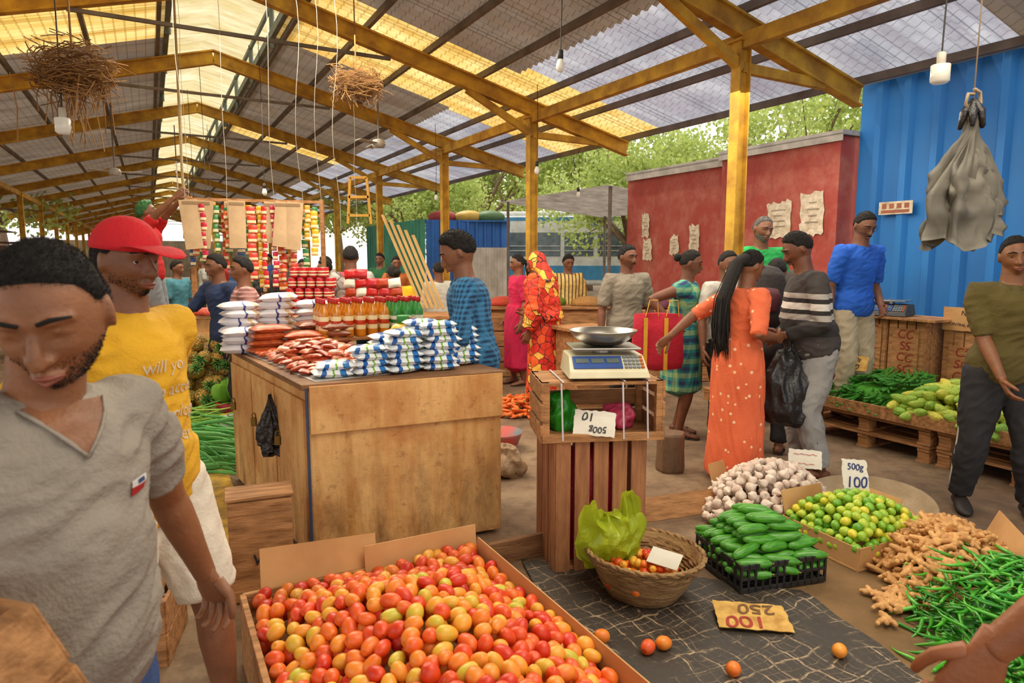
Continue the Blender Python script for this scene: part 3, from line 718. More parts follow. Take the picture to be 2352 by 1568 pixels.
def redpat(nt,col):
    n_=noi(nt,coords(nt),2.4,6,.7); c=mix(nt,ramp(nt,n_,[(.45,(0,0,0,1)),(.75,(1,1,1,1))]),C('9a3a2f'),C('b06a58'))
    n2=noi(nt,coords(nt,(1,1,.4)),5,5,.7); return mix(nt,ma(nt,'MULTIPLY',ramp(nt,n2,[(.55,(0,0,0,1)),(.72,(1,1,1,1))]),.45),c,C('70261f'))
RWm=mat('wall_red','9e3a30','85302a',rough=.7,scale=1.1,bump=.08,bs=12,pat=redpat)
m=M(); m.box((0,0,1.42),(.4,1.72,2.84)); m2=obj(m,'wall_back',RWm,loc=W(6.8,5.85),rz=TH,kind='structure',bevel=.005,label='dark red painted sheet metal kiosk wall')
m=M(); m.box((0,0,1.39),(.4,2.0,2.78)); obj(m,'wall_back',RWm,loc=W(6.83,7.72),rz=TH,kind='structure',bevel=.005,label='dark red painted sheet metal kiosk wall')
m=M(); m.box((0,0,0),(.46,1.8,.05)); m.box((-.225,0,-.05),(.01,1.8,.08)); obj(m,'trim_3',mat('flashing','c9c1b6','948b80'),loc=W(6.8,5.85,2.87),rz=TH,kind='structure',label='crumpled grey metal flashing on kiosk top')
m=M(); m.box((0,0,0),(.46,2.02,.05)); m.box((-.225,0,-.05),(.01,2.02,.10)); obj(m,'trim_4',CACHE['flashing'],loc=W(6.83,7.72,2.81),rz=TH,kind='structure',label='crumpled grey metal flashing on kiosk top')
PAP=mat('paper_old','d8cab4','b09c82',rough=.9,scale=14,bump=.3)
def poster(d,s,z,w,h,lab='weathered torn paper notice stuck on red wall'):
    m=M(); n=8; vs=[]
    for j in range(n+1):
        for i in range(n+1):
            u,v=i/n-.5,j/n-.5; e=.035*noise.noise(V((u*7+s*3,v*7,z*5)))
            ed=max(abs(u),abs(v))>.45
            vs.append((-.004-.006*abs(noise.noise(V((u*4,v*4,s)))),u*w+(e if ed else 0),v*h+(e*1.3 if ed else 0)))
    m.add(vs,[(j*(n+1)+i,(j+1)*(n+1)+i,(j+1)*(n+1)+i+1,j*(n+1)+i+1) for j in range(n) for i in range(n)])
    m.mi=1
    for k in range(4): m.box((-.014,R.uniform(-.02,.02),h*(.28-.15*k)),(.002,w*R.uniform(.3,.6),h*.025))
    obj(m,'paper_notice',[PAP,mat('print_dim','9a8a76')],loc=W(d,s,z),rz=TH,label=lab,cat='poster')
for s,z,w,h in((8.25,2.02,.17,.36),(8.2,1.66,.20,.32),(7.6,1.72,.18,.28),(7.2,1.80,.19,.38)): poster(6.62,s,z,w,h)
poster(6.59,5.75,1.98,.34,.42); poster(6.59,5.3,2.02,.30,.48); poster(6.59,5.6,1.62,.16,.08)
m=M(); m.box((0,0,0),(.006,.36,.13)); m.mi=1
for k in range(4): m.box((-.004,-.12+.08*k,.02),(.002,.05,.05))
m.box((-.004,0,-.035),(.002,.3,.03)); obj(m,'printed_sign',[PAP,mat('print_brown','a05a3a')],loc=W(6.78,4.45,2.05),rz=TH,label='small white printed sign on blue wall',cat='sign')
GC=mat('shed_green','3a9478','2c7260',rough=.6,scale=2); BC=mat('shed_blue','2a6ab8','215698',rough=.6,scale=2)
m=M(); c0=V((-1.95,15.5,0)); corr(m,c0+V((-2.2,4.2,0)),c0,0,2.4,.22,.04); obj(m,'green_shed',GC,label='green corrugated metal shed beside hall',cat='shed')
m=M(); corr(m,c0+V((.02,0,0)),c0+V((1.9,.5,0)),0,2.38,.2,.04); m.box(c0+V((.9,1.3,2.36)),(2.0,2.2,.03)); obj(m,'blue_shed',BC,label='blue corrugated metal shed with goods on roof',cat='shed')
SHD=mat('shed_drab','8a7a60','5c5240',rough=.7,scale=1.5); SHR=mat('shed_rust','8a4a34','5c3426',rough=.7,scale=1.5)
for i in range(7):
    s0=7+i*5; m=M(); corr(m,W(-6.2-.3*(i%2),s0+4.6),W(-6.2-.3*(i%2),s0),0,2.1+.2*(i%3),.2,.03); m.beam(W(-5.6,s0,2.2+.2*(i%3)),W(-5.6,s0+4.6,2.2+.2*(i%3)),1.2,.03); obj(m,'market_shed',[GC,SHD,SHR,BC][i%4],label='low corrugated metal shed along hall side',cat='shed',group='sheds along hall')
m=M(); corr(m,W(-6,60),W(8,60),0,2.8,.25,.04); obj(m,'end_shed',SHD,label='long drab corrugated shed closing the hall end',cat='shed')
m=M(); corr(m,(-.85,14.6,0),(-.1,14.8,0),0,1.75,.12,.02); obj(m,'sheet_screen',mat('screen_pale','d9d2c8','b3aa9c'),label='pale corrugated metal screen',cat='screen')
for x,c,l in((-1.6,'a33a34','red folded tarpaulin bundle on shed roof'),(-1.0,'c09a3a','yellow checked sack on shed roof'),(-.5,'4a6a3a','green sack on shed roof')):
    m=M(); m.ell((0,0,.1),(.35,.25,.16)); o=obj(remesh(m,.03,1),'tarpaulin_bundle',[mat('bundle'+c,c)],loc=(x,16,2.36),label=l,cat='bundle')
m=M(); n=60; vs=[]
for i in range(n+1):
    s=8.9+3.8*i/n; vs.append((6.4,s,2.66+.015*(i%2))); vs.append((9.0,s,2.42+.015*(i%2)))
m.add(vs,[(2*i,2*i+2,2*i+3,2*i+1) for i in range(n)])
cn=obj(m,'canopy',mat('canopy_sheet','b0a8a0','827a72',trans=.3),rz=TH,label='rusty corrugated metal canopy on thin poles',cat='canopy')
for d,s in((6.5,9.0),(6.5,12.5),(8.9,9.0),(8.9,12.5)):
    z=2.66-.24*(d-6.4)/2.6; m=M(); m.tube([(d,s,0),(d,s,z)],.03,n=8); obj(m,'pole',STG,parent=cn)
BWh=mat('bus_white','e2e2de','c0c0bc',rough=.4); BBl=mat('bus_blue','3f8fc0',rough=.4); GLS=mat('bus_glass','66747c','4a565c',rough=.15); 
m=M(); m.box((0,0,1.75),(10,2.4,2.2)); m.box((0,0,2.92),(9.6,2.1,.16)); bus=obj(m,'bus',BWh,loc=(4.4,23.0,0),rz=-.06,bevel=.08,label='white and blue passenger bus parked outside',cat='bus')
m=M(); m.box((0,-1.205,1.05),(9.9,.02,.45)); m.box((0,-1.205,2.75),(9.9,.02,.10)); obj(m,'blue_stripe',BBl,parent=bus)
for i in range(9):
    m=M(); m.box((-4.3+i*1.05,-1.21,1.95),(.92,.02,.75)); wn=obj(m,'window',GLS,parent=bus,bevel=.03)
    for z in(1.75,1.9): 
        q=M(); q.beam((-4.75+i*1.05,-1.24,z),(-3.85+i*1.05,-1.24,z),.02,.02); obj(q,'window_bar',BWh,parent=wn)
for x in(-3.4,3.0):
    m=M(); m.lathe([(.2,-.12),(.46,-.12),(.5,-.06),(.5,.06),(.46,.12),(.2,.12)],n=24); obj(m,'wheel',mat('tyre','1c1b1a'),loc=(x,-1.1,.5),rot=(pi/2,0,0),parent=bus)
text('SriLa',.34,(-1.5,-1.235,2.62),(pi/2,0,0),mat('bus_text','1e4f8a'),bus,bold=.008)
# trees
LEAF=mat('foliage','c4d078','93a852',rough=.6,scale=1.2,trans=.45); BARK=mat('bark','8a705a','6a523e',bump=.5)
def tree(seed):
    r=random.Random(seed); t=M(); l=M()
    t.tube([(0,0,0),(.1,0,1.5),(0,.1,3)],[.28,.22,.18],n=10); cs=[]
    for i in range(9):
        a=i*2.4; e=V((cos(a)*r.uniform(1.2,3),sin(a)*r.uniform(1.2,3),r.uniform(3.4,7)))
        mid=V((e.x*.4,e.y*.4,3+ (e.z-3)*.4)); t.tube([(0,.1,2.6),mid,e],[.12,.07,.03],n=6); cs.append((e,r.uniform(.9,1.5)))
        for q in range(3):
            e2=e+V((r.gauss(0,1),r.gauss(0,1),r.gauss(0,.6))); t.tube([mid,e2],[.04,.015],n=5); cs.append((e2,r.uniform(.6,1)))
    for c,rd in cs:
        for k in range(230):
            d=V((r.gauss(0,1),r.gauss(0,1),r.gauss(0,.8))).normalized()*rd*r.uniform(.5,1.15); p=c+d
            a=V((r.gauss(0,1),r.gauss(0,1),r.gauss(0,1))).normalized(); b=a.cross(V((r.gauss(0,1),r.gauss(0,1),r.gauss(0,1)))).normalized(); a=a*.095; b=b*.06
            l.add([p-a,p+b,p+a,p-b],[(0,1,2,3)])
    return tpl([('tree',t,BARK),('foliage',l,LEAF)],'leafy green tree standing outside the market','tree','trees outside')
TRS=[tree(1),tree(5),tree(9)]
for i,(x,y,s) in enumerate([(-6,30,1),(-1.5,31,1.0),(3.5,32,1.1),(3.2,19.0,.7),(7.4,18.5,.75),(8.5,29,1.0),(13.5,27,1.1),(11,15.5,.75),(15.5,20,.9),(-3.4,22.5,.7),(0,40,1.2),(-10,40,1.1),(20,32,1.3),(-13,12,.8),(-17,18,.9),(-22,28,1.1),(-28,38,1.2)]):
    place(TRS[i%3],(x,y,0),(0,0,i*1.3),s)
# ------------------------------------------------------------ stall
FLc,FRc,BRc,BLc=V((-1.0,3.3,0)),V((-.06,3.72,0)),V((-.96,5.05,0)),V((-1.93,4.65,0))
ZT=.93
def prism(m,pts,z0,z1):
    n=len(pts); vs=[(p[0],p[1],z0) for p in pts]+[(p[0],p[1],z1) for p in pts]
    m.add(vs,[tuple(range(n))[::-1],tuple(range(n,2*n))]+[(i,(i+1)%n,n+(i+1)%n,n+i) for i in range(n)])
m=M(); prism(m,[FLc,FRc,BRc,BLc],.02,ZT-.03); st=obj(m,'market_stall_counter',WOOD,bevel=.006,label='large plywood market stall counter with side doors',cat='counter')
m=M(); prism(m,[FLc+V((-.03,-.02,0)),FRc+V((.03,-.01,0)),BRc+V((.02,.03,0)),BLc+V((-.03,.02,0))],ZT-.03,ZT); obj(m,'counter_top',WOOD2,parent=st,bevel=.004)
m=M(); fd=(FRc-FLc).normalized(); nf=V((fd.y,-fd.x,0)); m.beam(FLc+nf*.012+V((0,0,ZT-.13)),FRc+nf*.012+V((0,0,ZT-.13)),.022,.24); obj(m,'front_board',WOOD,parent=st,bevel=.003)
sd=(BLc-FLc).normalized(); ns=V((-sd.y,sd.x,0)); L=(BLc-FLc).length
for a,b in((.03,.33),(.345,.64),(.655,.97)):
    m=M(); p=FLc+sd*L*a+ns*.01; q=FLc+sd*L*b+ns*.01; m.beam(p+V((0,0,.44)),q+V((0,0,.44)),.018,.80); dr=obj(m,'door',WOOD,parent=st,bevel=.003)
    m=M(); h=p.lerp(q,.85)+ns*.02+V((0,0,.55)); m.box(h,(.03,.03,.05)); m.tube([h+V((-.01,0,.02)),h+V((-.01,0,.045)),h+V((.0,0,.055)),h+V((.01,0,.045)),h+V((.01,0,.02))],.004,n=6); obj(m,'padlock',mat('brass','8a7038',metal=.8,rough=.35),parent=dr)
m=M(); m.beam(FLc+nf*.012+ns*.012+V((0,0,.04)),FLc+nf*.012+ns*.012+V((0,0,ZT-.02)),.012,.012,up=(0,1,0)); obj(m,'corner_strip',mat('strip_navy','3a4a6c'),parent=st)
m=M(); prism(m,[FLc+V((.02,.05,0)),FLc+V((.35,.3,0)),BRc+V((-.3,-.15,0)),BLc+V((.03,-.03,0))],ZT+.001,ZT+.004); obj(m,'plastic_sheet',mat('sheet_silver','c8c4be',rough=.4),label='silver plastic sheet covering counter top',cat='plastic sheet')
def pillow(lx,ly,lz,n=12):
    m=M(); vs=[]
    def h(u,v): return lz/2*(max(0,1-abs(u)**3)**.6)*(max(0,1-abs(v)**4)**.5)
    g=[(2*i/n-1) for i in range(n+1)]
    for sg in(1,-1):
        for v in g:
            for u in g:
                pin=1-.06*(1-abs(v))*abs(u)**2
                vs.append((u*lx/2,v*ly/2*pin,sg*h(u,v)+.006*noise.noise(V((u*4,v*4,sg)))*(1-abs(u))))
    N=(n+1); fs=[]
    for s_,o in((0,0),(1,N*N)):
        for j in range(n):
            for i in range(n):
                a=o+j*N+i; q=(a,a+1,a+N+1,a+N); fs.append(q if s_==0 else q[::-1])
    m.add(vs,fs); return m
def packpat(bg,bands_):
    def f(nt,col):
        t=nt.nodes.new('ShaderNodeTexCoord'); s=nd(nt,'ShaderNodeSeparateXYZ',{0:t.outputs['Generated']})
        nn=noi(nt,coords(nt),9,2)
        x=ma(nt,'ADD',s.outputs[0],ma(nt,'MULTIPLY',ma(nt,'SUBTRACT',nn,.5),.55))
        return ramp(nt,x,bands_,True)
    return f
MILK=mat('packet_milk','e8ecf0',rough=.25,pat=packpat(0,[(0,C('e6ebef')),(.18,C('2a62ae')),(.34,C('e9eef2')),(.5,C('7db23a')),(.58,C('e9eef2')),(.74,C('2f78bd')),(.88,C('eef1f3'))]))
RICE=mat('packet_rice','d9d6d6',rough=.35,pat=packpat(0,[(0,C('dcd8dc')),(.3,C('dedbe0')),(.55,C('3c3f86')),(.62,C('ddd9dd')),(.8,C('caa67a')),(.9,C('dcd9dc'))]))
BRN=mat('packet_brown','a86a4a','7c4330',rough=.3,scale=40)
TAN=mat('packet_lentil','cf6a3a','a84a24',rough=.3,scale=50)
tm=tpl([('milk_powder_packet',pillow(.20,.14,.042),MILK)],'white blue and green plastic packet stacked on counter','packet','stacked milk packets')
for bx,by,n in((-.40,3.74,7),(-.58,3.66,6),(-.76,3.58,4),(-.93,3.50,2),(-.30,3.93,6),(-.52,3.86,7),(-.70,3.80,5)):
    for k in range(n): place(tm,(bx+R.uniform(-.013,.013),by+R.uniform(-.013,.013),ZT+.026+k*.038),(R.uniform(-.05,.05),R.uniform(-.05,.05),TH+R.uniform(-.25,.25)))
tr_=tpl([('rice_packet',pillow(.25,.17,.06),RICE)],'white plastic rice packet with dark print','packet','stacked rice packets')
for bx,by,n in((-1.83,4.58,6),(-1.62,4.70,7),(-1.40,4.80,6),(-1.75,4.4,3)):
    for k in range(n): place(tr_,(bx+R.uniform(-.015,.015),by+R.uniform(-.01,.01),ZT+.034+k*.052),(R.uniform(-.05,.05),R.uniform(-.05,.05),TH+R.uniform(-.2,.2)))
tb=tpl([('lentil_packet',pillow(.24,.16,.05),TAN)],'clear packet of orange lentils','packet','lentil packets')
for k in range(4): place(tb,(-1.58+.01*k,4.36,ZT+.03+k*.045),(0,0,TH+R.uniform(-.2,.2)))
for k in range(3): place(tb,(-1.38+.01*k,4.40,ZT+.03+k*.045),(0,0,TH+R.uniform(-.2,.2)))
tb=tpl([('spice_packet',pillow(.22,.15,.05),BRN)],'clear packet of brown spices','packet','spice packets')
for x,y in((-1.18,4.52),(-1.36,4.62)):
    for k in range(4): place(tb,(x,y,ZT+.03+k*.045),(0,0,TH+R.uniform(-.2,.2)))
REDP=mat('packet_red','c43a1e','8a2012',rough=.25,pat=p_rand(['8a2a18','c04a26','d0744a','b03a20','d89878'],.7,30))
tp_=tpl([('chilli_packet',pillow(.10,.065,.03,8),REDP)],'small clear packet of red chilli pieces','packet','small chilli packets')
for i in range(11):
    for j in range(10):
        a=.10+.62*i/10; b=.05+.55*j/9
        p=FLc+sd*L*(a)+fd*(b*.95)+fd*.02
        if (p-V((-.76,3.58,0))).length<.14 or (p-V((-.58,3.66,0))).length<.15 or (p-V((-.7,3.8,0))).length<.14 or (p-V((-.93,3.5,0))).length<.11 or (p-V((-.52,3.86,0))).length<.14: continue
        z=ZT+.02+.09*exp(-((a-.45)/.2)**2-((b-.28)/.18)**2)
        for k in range(2 if z>ZT+.05 else 1): place(tp_,(p.x,p.y,z+.02*k),(R.uniform(-.3,.3),R.uniform(-.3,.3),R.uniform(0,6.3)))
BO=mat('bottle_orange','d98a1c',rough=.2,coat=.5,pat=p_bands([(.05,.14,'f0e2b0'),(.08,.11,'c23a1a')])); BG_=mat('bottle_green','3f9a4a',rough=.2,pat=p_bands([(.05,.13,'e6ecd8'),(.08,.105,'2a7a3a')]))
RC=mat('cap_bottle_red','c21a1a',rough=.3)
bp_=[(.03,0),(.034,.01),(.034,.15),(.03,.175),(.015,.205),(.013,.225)]
def bott(a,b,l,g): 
    x=M(); x.lathe(bp_,n=18); y=M(); y.lathe([(.015,.222),(.016,.225),(.016,.25),(.013,.256)],n=14); return tpl([('sauce_bottle',x,a),('bottle_cap',y,b)],l,'bottle',g)
t1=bott(BO,RC,'orange sauce bottle with red cap','sauce bottles on shelf'); t2=bott(BG_,RC,'green labelled bottle with red cap','sauce bottles on shelf')
sh=M(); sh.box((0,0,0),(.75,.34,.02)); 
for x in(-.33,.33):
    for y in(-.13,.13): sh.box((x,y,-.04),(.03,.03,.07))
shp=V((-1.0,4.72,1.01)); obj(sh,'bottle_shelf',WOODH,loc=shp,rz=TH,bevel=.003,label='low wooden board shelf on counter holding bottles',cat='shelf')
Rm=Matrix.Rotation(TH,3,'Z')
for i in range(9):
    for j in range(3): place(t1 if i<6 else t2,shp+Rm@V((-.33+i*.082,-.12+j*.085,.011)),(0,0,R.uniform(0,6)))
YC=mat('canister_yellow','e8bc18',rough=.3)
m=M(); m.lathe([(.07,0),(.075,.01),(.075,.12),(.05,.15),(.03,.16)],n=20); o=obj(m,'canister',YC,loc=(-.66,4.16,ZT+.005),smooth=True,label='yellow plastic canister with green cap',cat='canister',scale=1.35)
m=M(); m.lathe([(.032,.158),(.034,.16),(.034,.19),(.03,.194)],n=16); obj(m,'lid',mat('lid_green','2a8a3a'),parent=o,smooth=True)
m=M(); m.tube([(.06,0,.11),(.10,0,.11),(.105,0,.06),(.073,0,.04)],.008,n=8); obj(m,'handle',YC,parent=o,smooth=True)
CAN=mat('can_red','c4161f',rough=.3,pat=p_bands([(.02,.035,'e8d8b0'),(.05,.06,'e8d8b0')]))
x=M(); x.lathe([(.036,0),(.038,.004),(.038,.086),(.036,.09)],n=18); y=M(); y.lathe([(.033,.088),(.034,.092),(.03,.092)],n=18)
tc_=tpl([('tin_can',x,CAN),('can_lid',y,mat('tin','b8b8b8',metal=.9,rough=.3))],'red tin can stacked on counter','can','stacked red cans')
for lv in range(5):
    for i in range(6-lv//2):
        for j in range(2): place(tc_,(-2.05+i*.085+.02*lv,6.2+j*.085,.99+lv*.094),(0,0,R.uniform(0,6)))
def counter(x,y,w,d,h,rz,lab='wooden market counter made of planks',mt=None):
    m=M(); m.box((0,0,h/2-.02),(w-.06,d-.06,h-.04)); 
    for k in range(int(h/.2)): m.box((0,-d/2+.015,.1+k*.2),(w,.03,.185))
    m.box((0,0,h-.02),(w+.04,d+.04,.035))
    return obj(m,'market_counter',mt or WOODH,loc=(x,y,0),rz=rz,bevel=.004,label=lab,cat='counter')
counter(-2.0,6.35,1.2,.7,.985,TH)
counter(-3.5,7.1,1.9,.6,.97,.12,'brown wooden market counter behind pineapples',WOOD)
counter(.45,9.1,1.5,.7,.92,.0); counter(1.9,8.7,1.2,.7,.9,.15); counter(-.75,7.9,.8,.6,.9,.1); counter(.75,6.95,.5,.5,.85,TH)
m=M(); 
for k in range(3): m.box((-.4+.4*k,0,.46),(.06,.5,.04)); 
m.box((0,0,.485),(1.0,.5,.02)); 
for x in(-.42,.42):
    for y in(-.2,.2): m.box((x,y,.23),(.06,.06,.46))
obj(m,'wooden_platform',WOODH,loc=(-3.95,7.5+.15,0),label='low wooden platform a man stands on',cat='platform')
cols=['c22a1e','e0a020','3c8a3a','d8d0c0','e06a20','7a3a6a']
for i in range(16):
    s=(13+i*2.9) if i<12 else 9+(i-12)*4; d=(2.9 if i%2 else -.9) if i<12 else -4.2
    p=W(d,s); counter(p.x,p.y,1.7,1.2,.85,TH,'wooden counter with produce down the hall')
    for k in range(5):
        m=M(); m.lathe([(.22,0),(.24,.02),(.2,.10),(.1,.17),(.02,.2)],n=12,fn=lambda a,z:1+.1*sin(a*5+z*40))
        q=W(d+R.uniform(-.6,.6),s+R.uniform(-.35,.35),.85); obj(m,'produce_heap',mat('heap'+cols[(i+k)%6],cols[(i+k)%6],bump=1,bs=60),loc=q,label='heap of produce on a distant counter',cat='produce',kind='stuff')
# ------------------------------------------------------------ crate table with scale
def slatcrate(w,d,h,open_front=False,vert=False,gap=.02,n=5):
    m=M(); t=.014
    for x in(-w/2+.02,w/2-.02):
        for y in(-d/2+.02,d/2-.02): m.box((x,y,h/2),(.035,.035,h))
    if vert:
        sw=(w-gap*(n-1))/n
        for k in range(n):
            x=-w/2+sw/2+k*(sw+gap)
            m.box((x,-d/2,h/2+R.uniform(-.004,.004)),(sw,t,h)); m.box((x,d/2,h/2),(sw,t,h))
        nd_=max(2,int(d/(sw+gap))); sw2=(d-gap*(nd_-1))/nd_
        for k in range(nd_):
            y=-d/2+sw2/2+k*(sw2+gap)
            m.box((-w/2,y,h/2),(t,sw2,h)); m.box((w/2,y,h/2),(t,sw2,h))
        m.box((0,0,.02),(w-.02,d-.02,.02))
    else:
        sh_=(h-gap*(n-1))/n
        for k in range(n):
            z=sh_/2+k*(sh_+gap)
            if not open_front: m.box((0,-d/2,z),(w,t,sh_))
            m.box((0,d/2,z),(w,t,sh_)); m.box((-w/2,0,z),(t,d,sh_)); m.box((w/2,0,z),(t,d,sh_))
        m.box((0,0,.008),(w,d,.016))
        if open_front:
            for k in range(3): m.box((0,-d/2+d/6+k*d/3,h-.008),(w+.01,d/3-.008,.016))
            m.box((0,-d/2,.02),(w,.02,.04))
    return m
RED2=mat('crate_redwash','b57c50','8a5638',rough=.8,scale=4,st=(8,8,1),bump=.4,bs=20)
cr=V((.40,3.42,0)); rc=.2
obj(slatcrate(.46,.36,.66,vert=True,n=5,gap=.022),'wooden_crate',RED2,loc=cr,rz=rc,bevel=.002,label='upright wooden slatted crate used as stand',cat='crate')
m=M(); m.tube([(0,0,.04),(0,0,.3),(0,0,.55)],[(.19,.14)]*3,side=(1,0,0),n=16); obj(m,'red_sack',mat('sack_red','c01a3e',bump=.5),loc=cr,rz=rc,label='red mesh sack inside the upright crate',cat='sack',smooth=True)
uc=V((.42,3.40,.665)); obj(slatcrate(.60,.36,.29,open_front=True,n=3),'wooden_crate',WOODH,loc=uc,rz=.12,bevel=.002,label='open wooden crate lying on its side, holding bags',cat='crate')
PBG=mat('plastic_green','2fa02a',rough=.3); PPK=mat('plastic_pink','d8486a',rough=.3); PBK=mat('plastic_black','242122',rough=.35,bump=.5,bs=25)
def crumple(w,d,h,seed,amp=.18,gather=False,vox=.012):
    m=M()
    pr=[(0,.75),(.2,1),(.5,.95),(.8,.75),(1,.45)] if not gather else [(0,.7),(.15,1),(.45,.95),(.7,.6),(.84,.2),(.92,.25),(1,.4)]
    m.tube([V((0,0,h*a)) for a,b in pr],[(w/2*b,d/2*b) for a,b in pr],side=(1,0,0),n=26)
    me=remesh(m,vox,1); nn=[v.normal.copy() for v in me.vertices]
    for v,n_ in zip(me.vertices,nn):
        c=v.co*(2.6/max(w,.1)); a=noise.noise(c+V((seed,0,0))); b=abs(noise.noise(V((c.x*2.5+seed,c.y*2.5,c.z*.9))))
        v.co+=n_*(a*amp-b*amp*.9)*w
    return me
obj(crumple(.16,.14,.2,3),'plastic_bag',[PBG],loc=uc+V((-.17,.0,.02)),label='green plastic bag inside open crate',cat='plastic bag')
obj(crumple(.2,.14,.13,5),'plastic_bag',[PPK],loc=uc+V((.12,.02,.02)),label='pink plastic bag inside open crate',cat='plastic bag')
obj(crumple(.30,.2,.42,8,.12,True,.02),'shopping_bag',[PBG],loc=(-4.10,5.95,.42),label='green plastic shopping bag held by man in red polo',cat='plastic bag')
PW=mat('card_white','e2dccf','cfc8b8',rough=.85); INK=mat('ink_dark','20202c'); INKB=mat('ink_blue','1d2f6a'); INKR=mat('ink_red','b03020'); CY=mat('card_yellow','e8bf68','b88640',rough=.85,scale=14)
def sign(w,h,loc,rot,lines,mt=PW,lab='handwritten price card',fs=None,inks=None,flip=False,cat='price sign',bold=.0015,xs=None):
    m=M(); n=10; vs=[]
    for sg in(-1,1):
        for j in range(n+1):
            for i in range(n+1):
                u,v=i/n-.5,j/n-.5; e=.003*noise.noise(V((u*9+w*7,v*9,h*9))); vs.append((u*w+e*2*(abs(u)>.45),v*h+e*2*(abs(v)>.45),sg*.0015+e*.6))
    N=n+1
    for k in(0,1):
        for j in range(n):
            for i in range(n):
                a=k*N*N+j*N+i; f=(a,a+1,a+N+1,a+N); m.f.append(list(f if k else f[::-1])); m.m.append(0)
    m.v=[tuple(v) for v in vs]
    o=obj(m,'price_card',mt,loc=loc,rot=rot,label=lab,cat=cat)
    n=len(lines); 
    for i,s in enumerate(lines):
        y=h*(.5-(i+.5)/n); f=(fs[i] if fs else h/n*.95); x=xs[i] if xs else 0
        text(s,f,(x,(-y if flip else y),.0045),(0,0,(pi if flip else 0)+R.uniform(-.08,.08)),(inks[i] if inks else INK),o,bold=bold)
    return o
sign(.20,.13,uc+V((-.02,-.165,.085)),(.95,.05,-.15),['500g','10'],flip=True,lab='white handwritten price card upside down in crate',fs=[.045,.06],xs=[.02,-.03],bold=.0004)
SC_=mat('scale_body','e2daba','c9bf9c',rough=.4); STL=mat('stainless','b8b4ac',metal=.9,rough=.3)
def scale(loc,rz,body=SC_,lab='digital price computing scale'):
    m=M(); vs=[(-.2,-.17,0),(.2,-.17,0),(.2,.15,0),(-.2,.15,0),(-.19,-.155,.035),(.19,-.155,.035),(.185,-.06,.10),(-.185,-.06,.10),(.185,.14,.10),(-.185,.14,.10)]
    m.add(vs,[(3,2,1,0),(0,1,5,4),(4,5,6,7),(7,6,8,9),(9,8,2,3),(1,2,8,6,5),(0,4,7,9,3)]); o=obj(m,'weighing_scale',body,loc=loc,rz=rz,bevel=.006,label=lab,cat='scale')
    rt=(math.atan2(.065,.095),0,0)
    m=M(); m.box((-.05,-.110,.071),(.24,.085,.004),rot=rt); dp=obj(m,'display_panel',mat('scale_blue','2a4f9a'),parent=o)
    for k in range(3): m=M(); m.box((-.125+.075*k,-.106,.078),(.062,.03,.004),rot=rt); obj(m,'lcd_window',mat('lcd','5d6a66'),parent=dp)
    m=M(); m.mi=0
    for r_ in range(4):
        for c_ in range(5): m.mi=(c_==4)*1; m.box((.088+.02*c_,-.140+.02*r_,.052+.0137*r_),(.015,.013,.006),rot=rt)
    obj(m,'keypad',[mat('keys_grey','8d949c'),mat('keys_orange','d0662a')],parent=o)
    m=M(); m.tube([(0,.04,.10),(0,.04,.125)],.05,n=16); m.box((0,.03,.132),(.34,.25,.012)); obj(m,'weighing_platform',STL,parent=o,bevel=.004)
    for x in(-.16,.16):
        m=M(); m.tube([(x,-.12,-.012),(x,-.12,.0)],.015,n=10); obj(m,'foot',BLK,parent=o)
    return o
scale((.46,3.40,.97),.06,lab='cream digital price scale standing on wooden crate')
bw=[(.05,0),(.10,.01),(.145,.045),(.165,.075),(.172,.076),(.168,.07),(.145,.038),(.095,.006),(.02,.004)]
m=M(); m.lathe(bw,n=40); obj(m,'metal_bowl',STL,loc=(.46,3.43,1.110),smooth=True,label='stainless steel weighing bowl on scale',cat='bowl')
for x in(-.2,.1,.22):
    m=M(); m.beam((x,-.19,.01),(x-.01,-.19,.29),.008,.003,up=(0,1,0)); m.beam((x,-.19,.295),(x,.18,.295),.008,.003); obj(m,'binding_strap',mat('strap_white','d8d0d4'),loc=uc,rz=.12,label='white plastic strap tied around crate',cat='strap')
p=V((-1.02,4.98,.93)); m=M(); m.box((0,0,.03),(.24,.2,.06)); m.box((0,.06,.12),(.05,.04,.2)); o=obj(m,'weighing_scale',mat('scale_blue2','2c7cac'),loc=p,rz=.2,bevel=.01,label='blue mechanical scale with steel bowl behind bottles',cat='scale')
m=M(); m.lathe([(a*.95,b) for a,b in bw],c=(0,0,.22),n=30); obj(m,'bowl',STL,parent=o,smooth=True)
# ------------------------------------------------------------ tomatoes
TOM=mat('tomato_skin','e04a18',rough=.42,coat=.08,pat=p_rand(['cc2c10','dc4414','e66020','ec7e24','ee9430','eaaa34','c4b838'],.45,18))
def tomato(a=.028,b=.034): 
    m=M(); m.ell((0,0,0),(a,a,b),nu=16,nv=12,fn=lambda P_,x,y,z: V((P_.x*(1-.10*z),P_.y*(1-.10*z),P_.z-(.006*exp(-((x*x+y*y)/.06)) if z>0 else 0)))); return m
tt_=[tpl([('tomato',tomato(.0245,.036),TOM)],'ripe plum tomato in red and orange shades','tomato','tomatoes in the big tray'),tpl([('tomato',tomato(.0265,.033),TOM)],'ripe round tomato in red and orange shades','tomato','tomatoes in the big tray')]
def tz(d,s):
    e=min((d-.25)/.42,(1.2-d)/.42,(2.66-s)/.7,1); e=sst(max(0,e)); return .275+.165*e+.035*noise.noise(V((d*4,s*4,0)))
pts=[]
for _ in range(14000):
    d=R.uniform(.27,1.18); s=R.uniform(1.15,2.61); p=W(d,s,tz(d,s)+R.uniform(-.006,.012))
    if all((p-a).length_squared>.0465**2 for a in pts): pts.append(p)
pts.sort(key=lambda p:(p-V((0,0,1.55))).length if p.y>1.55 else 99)
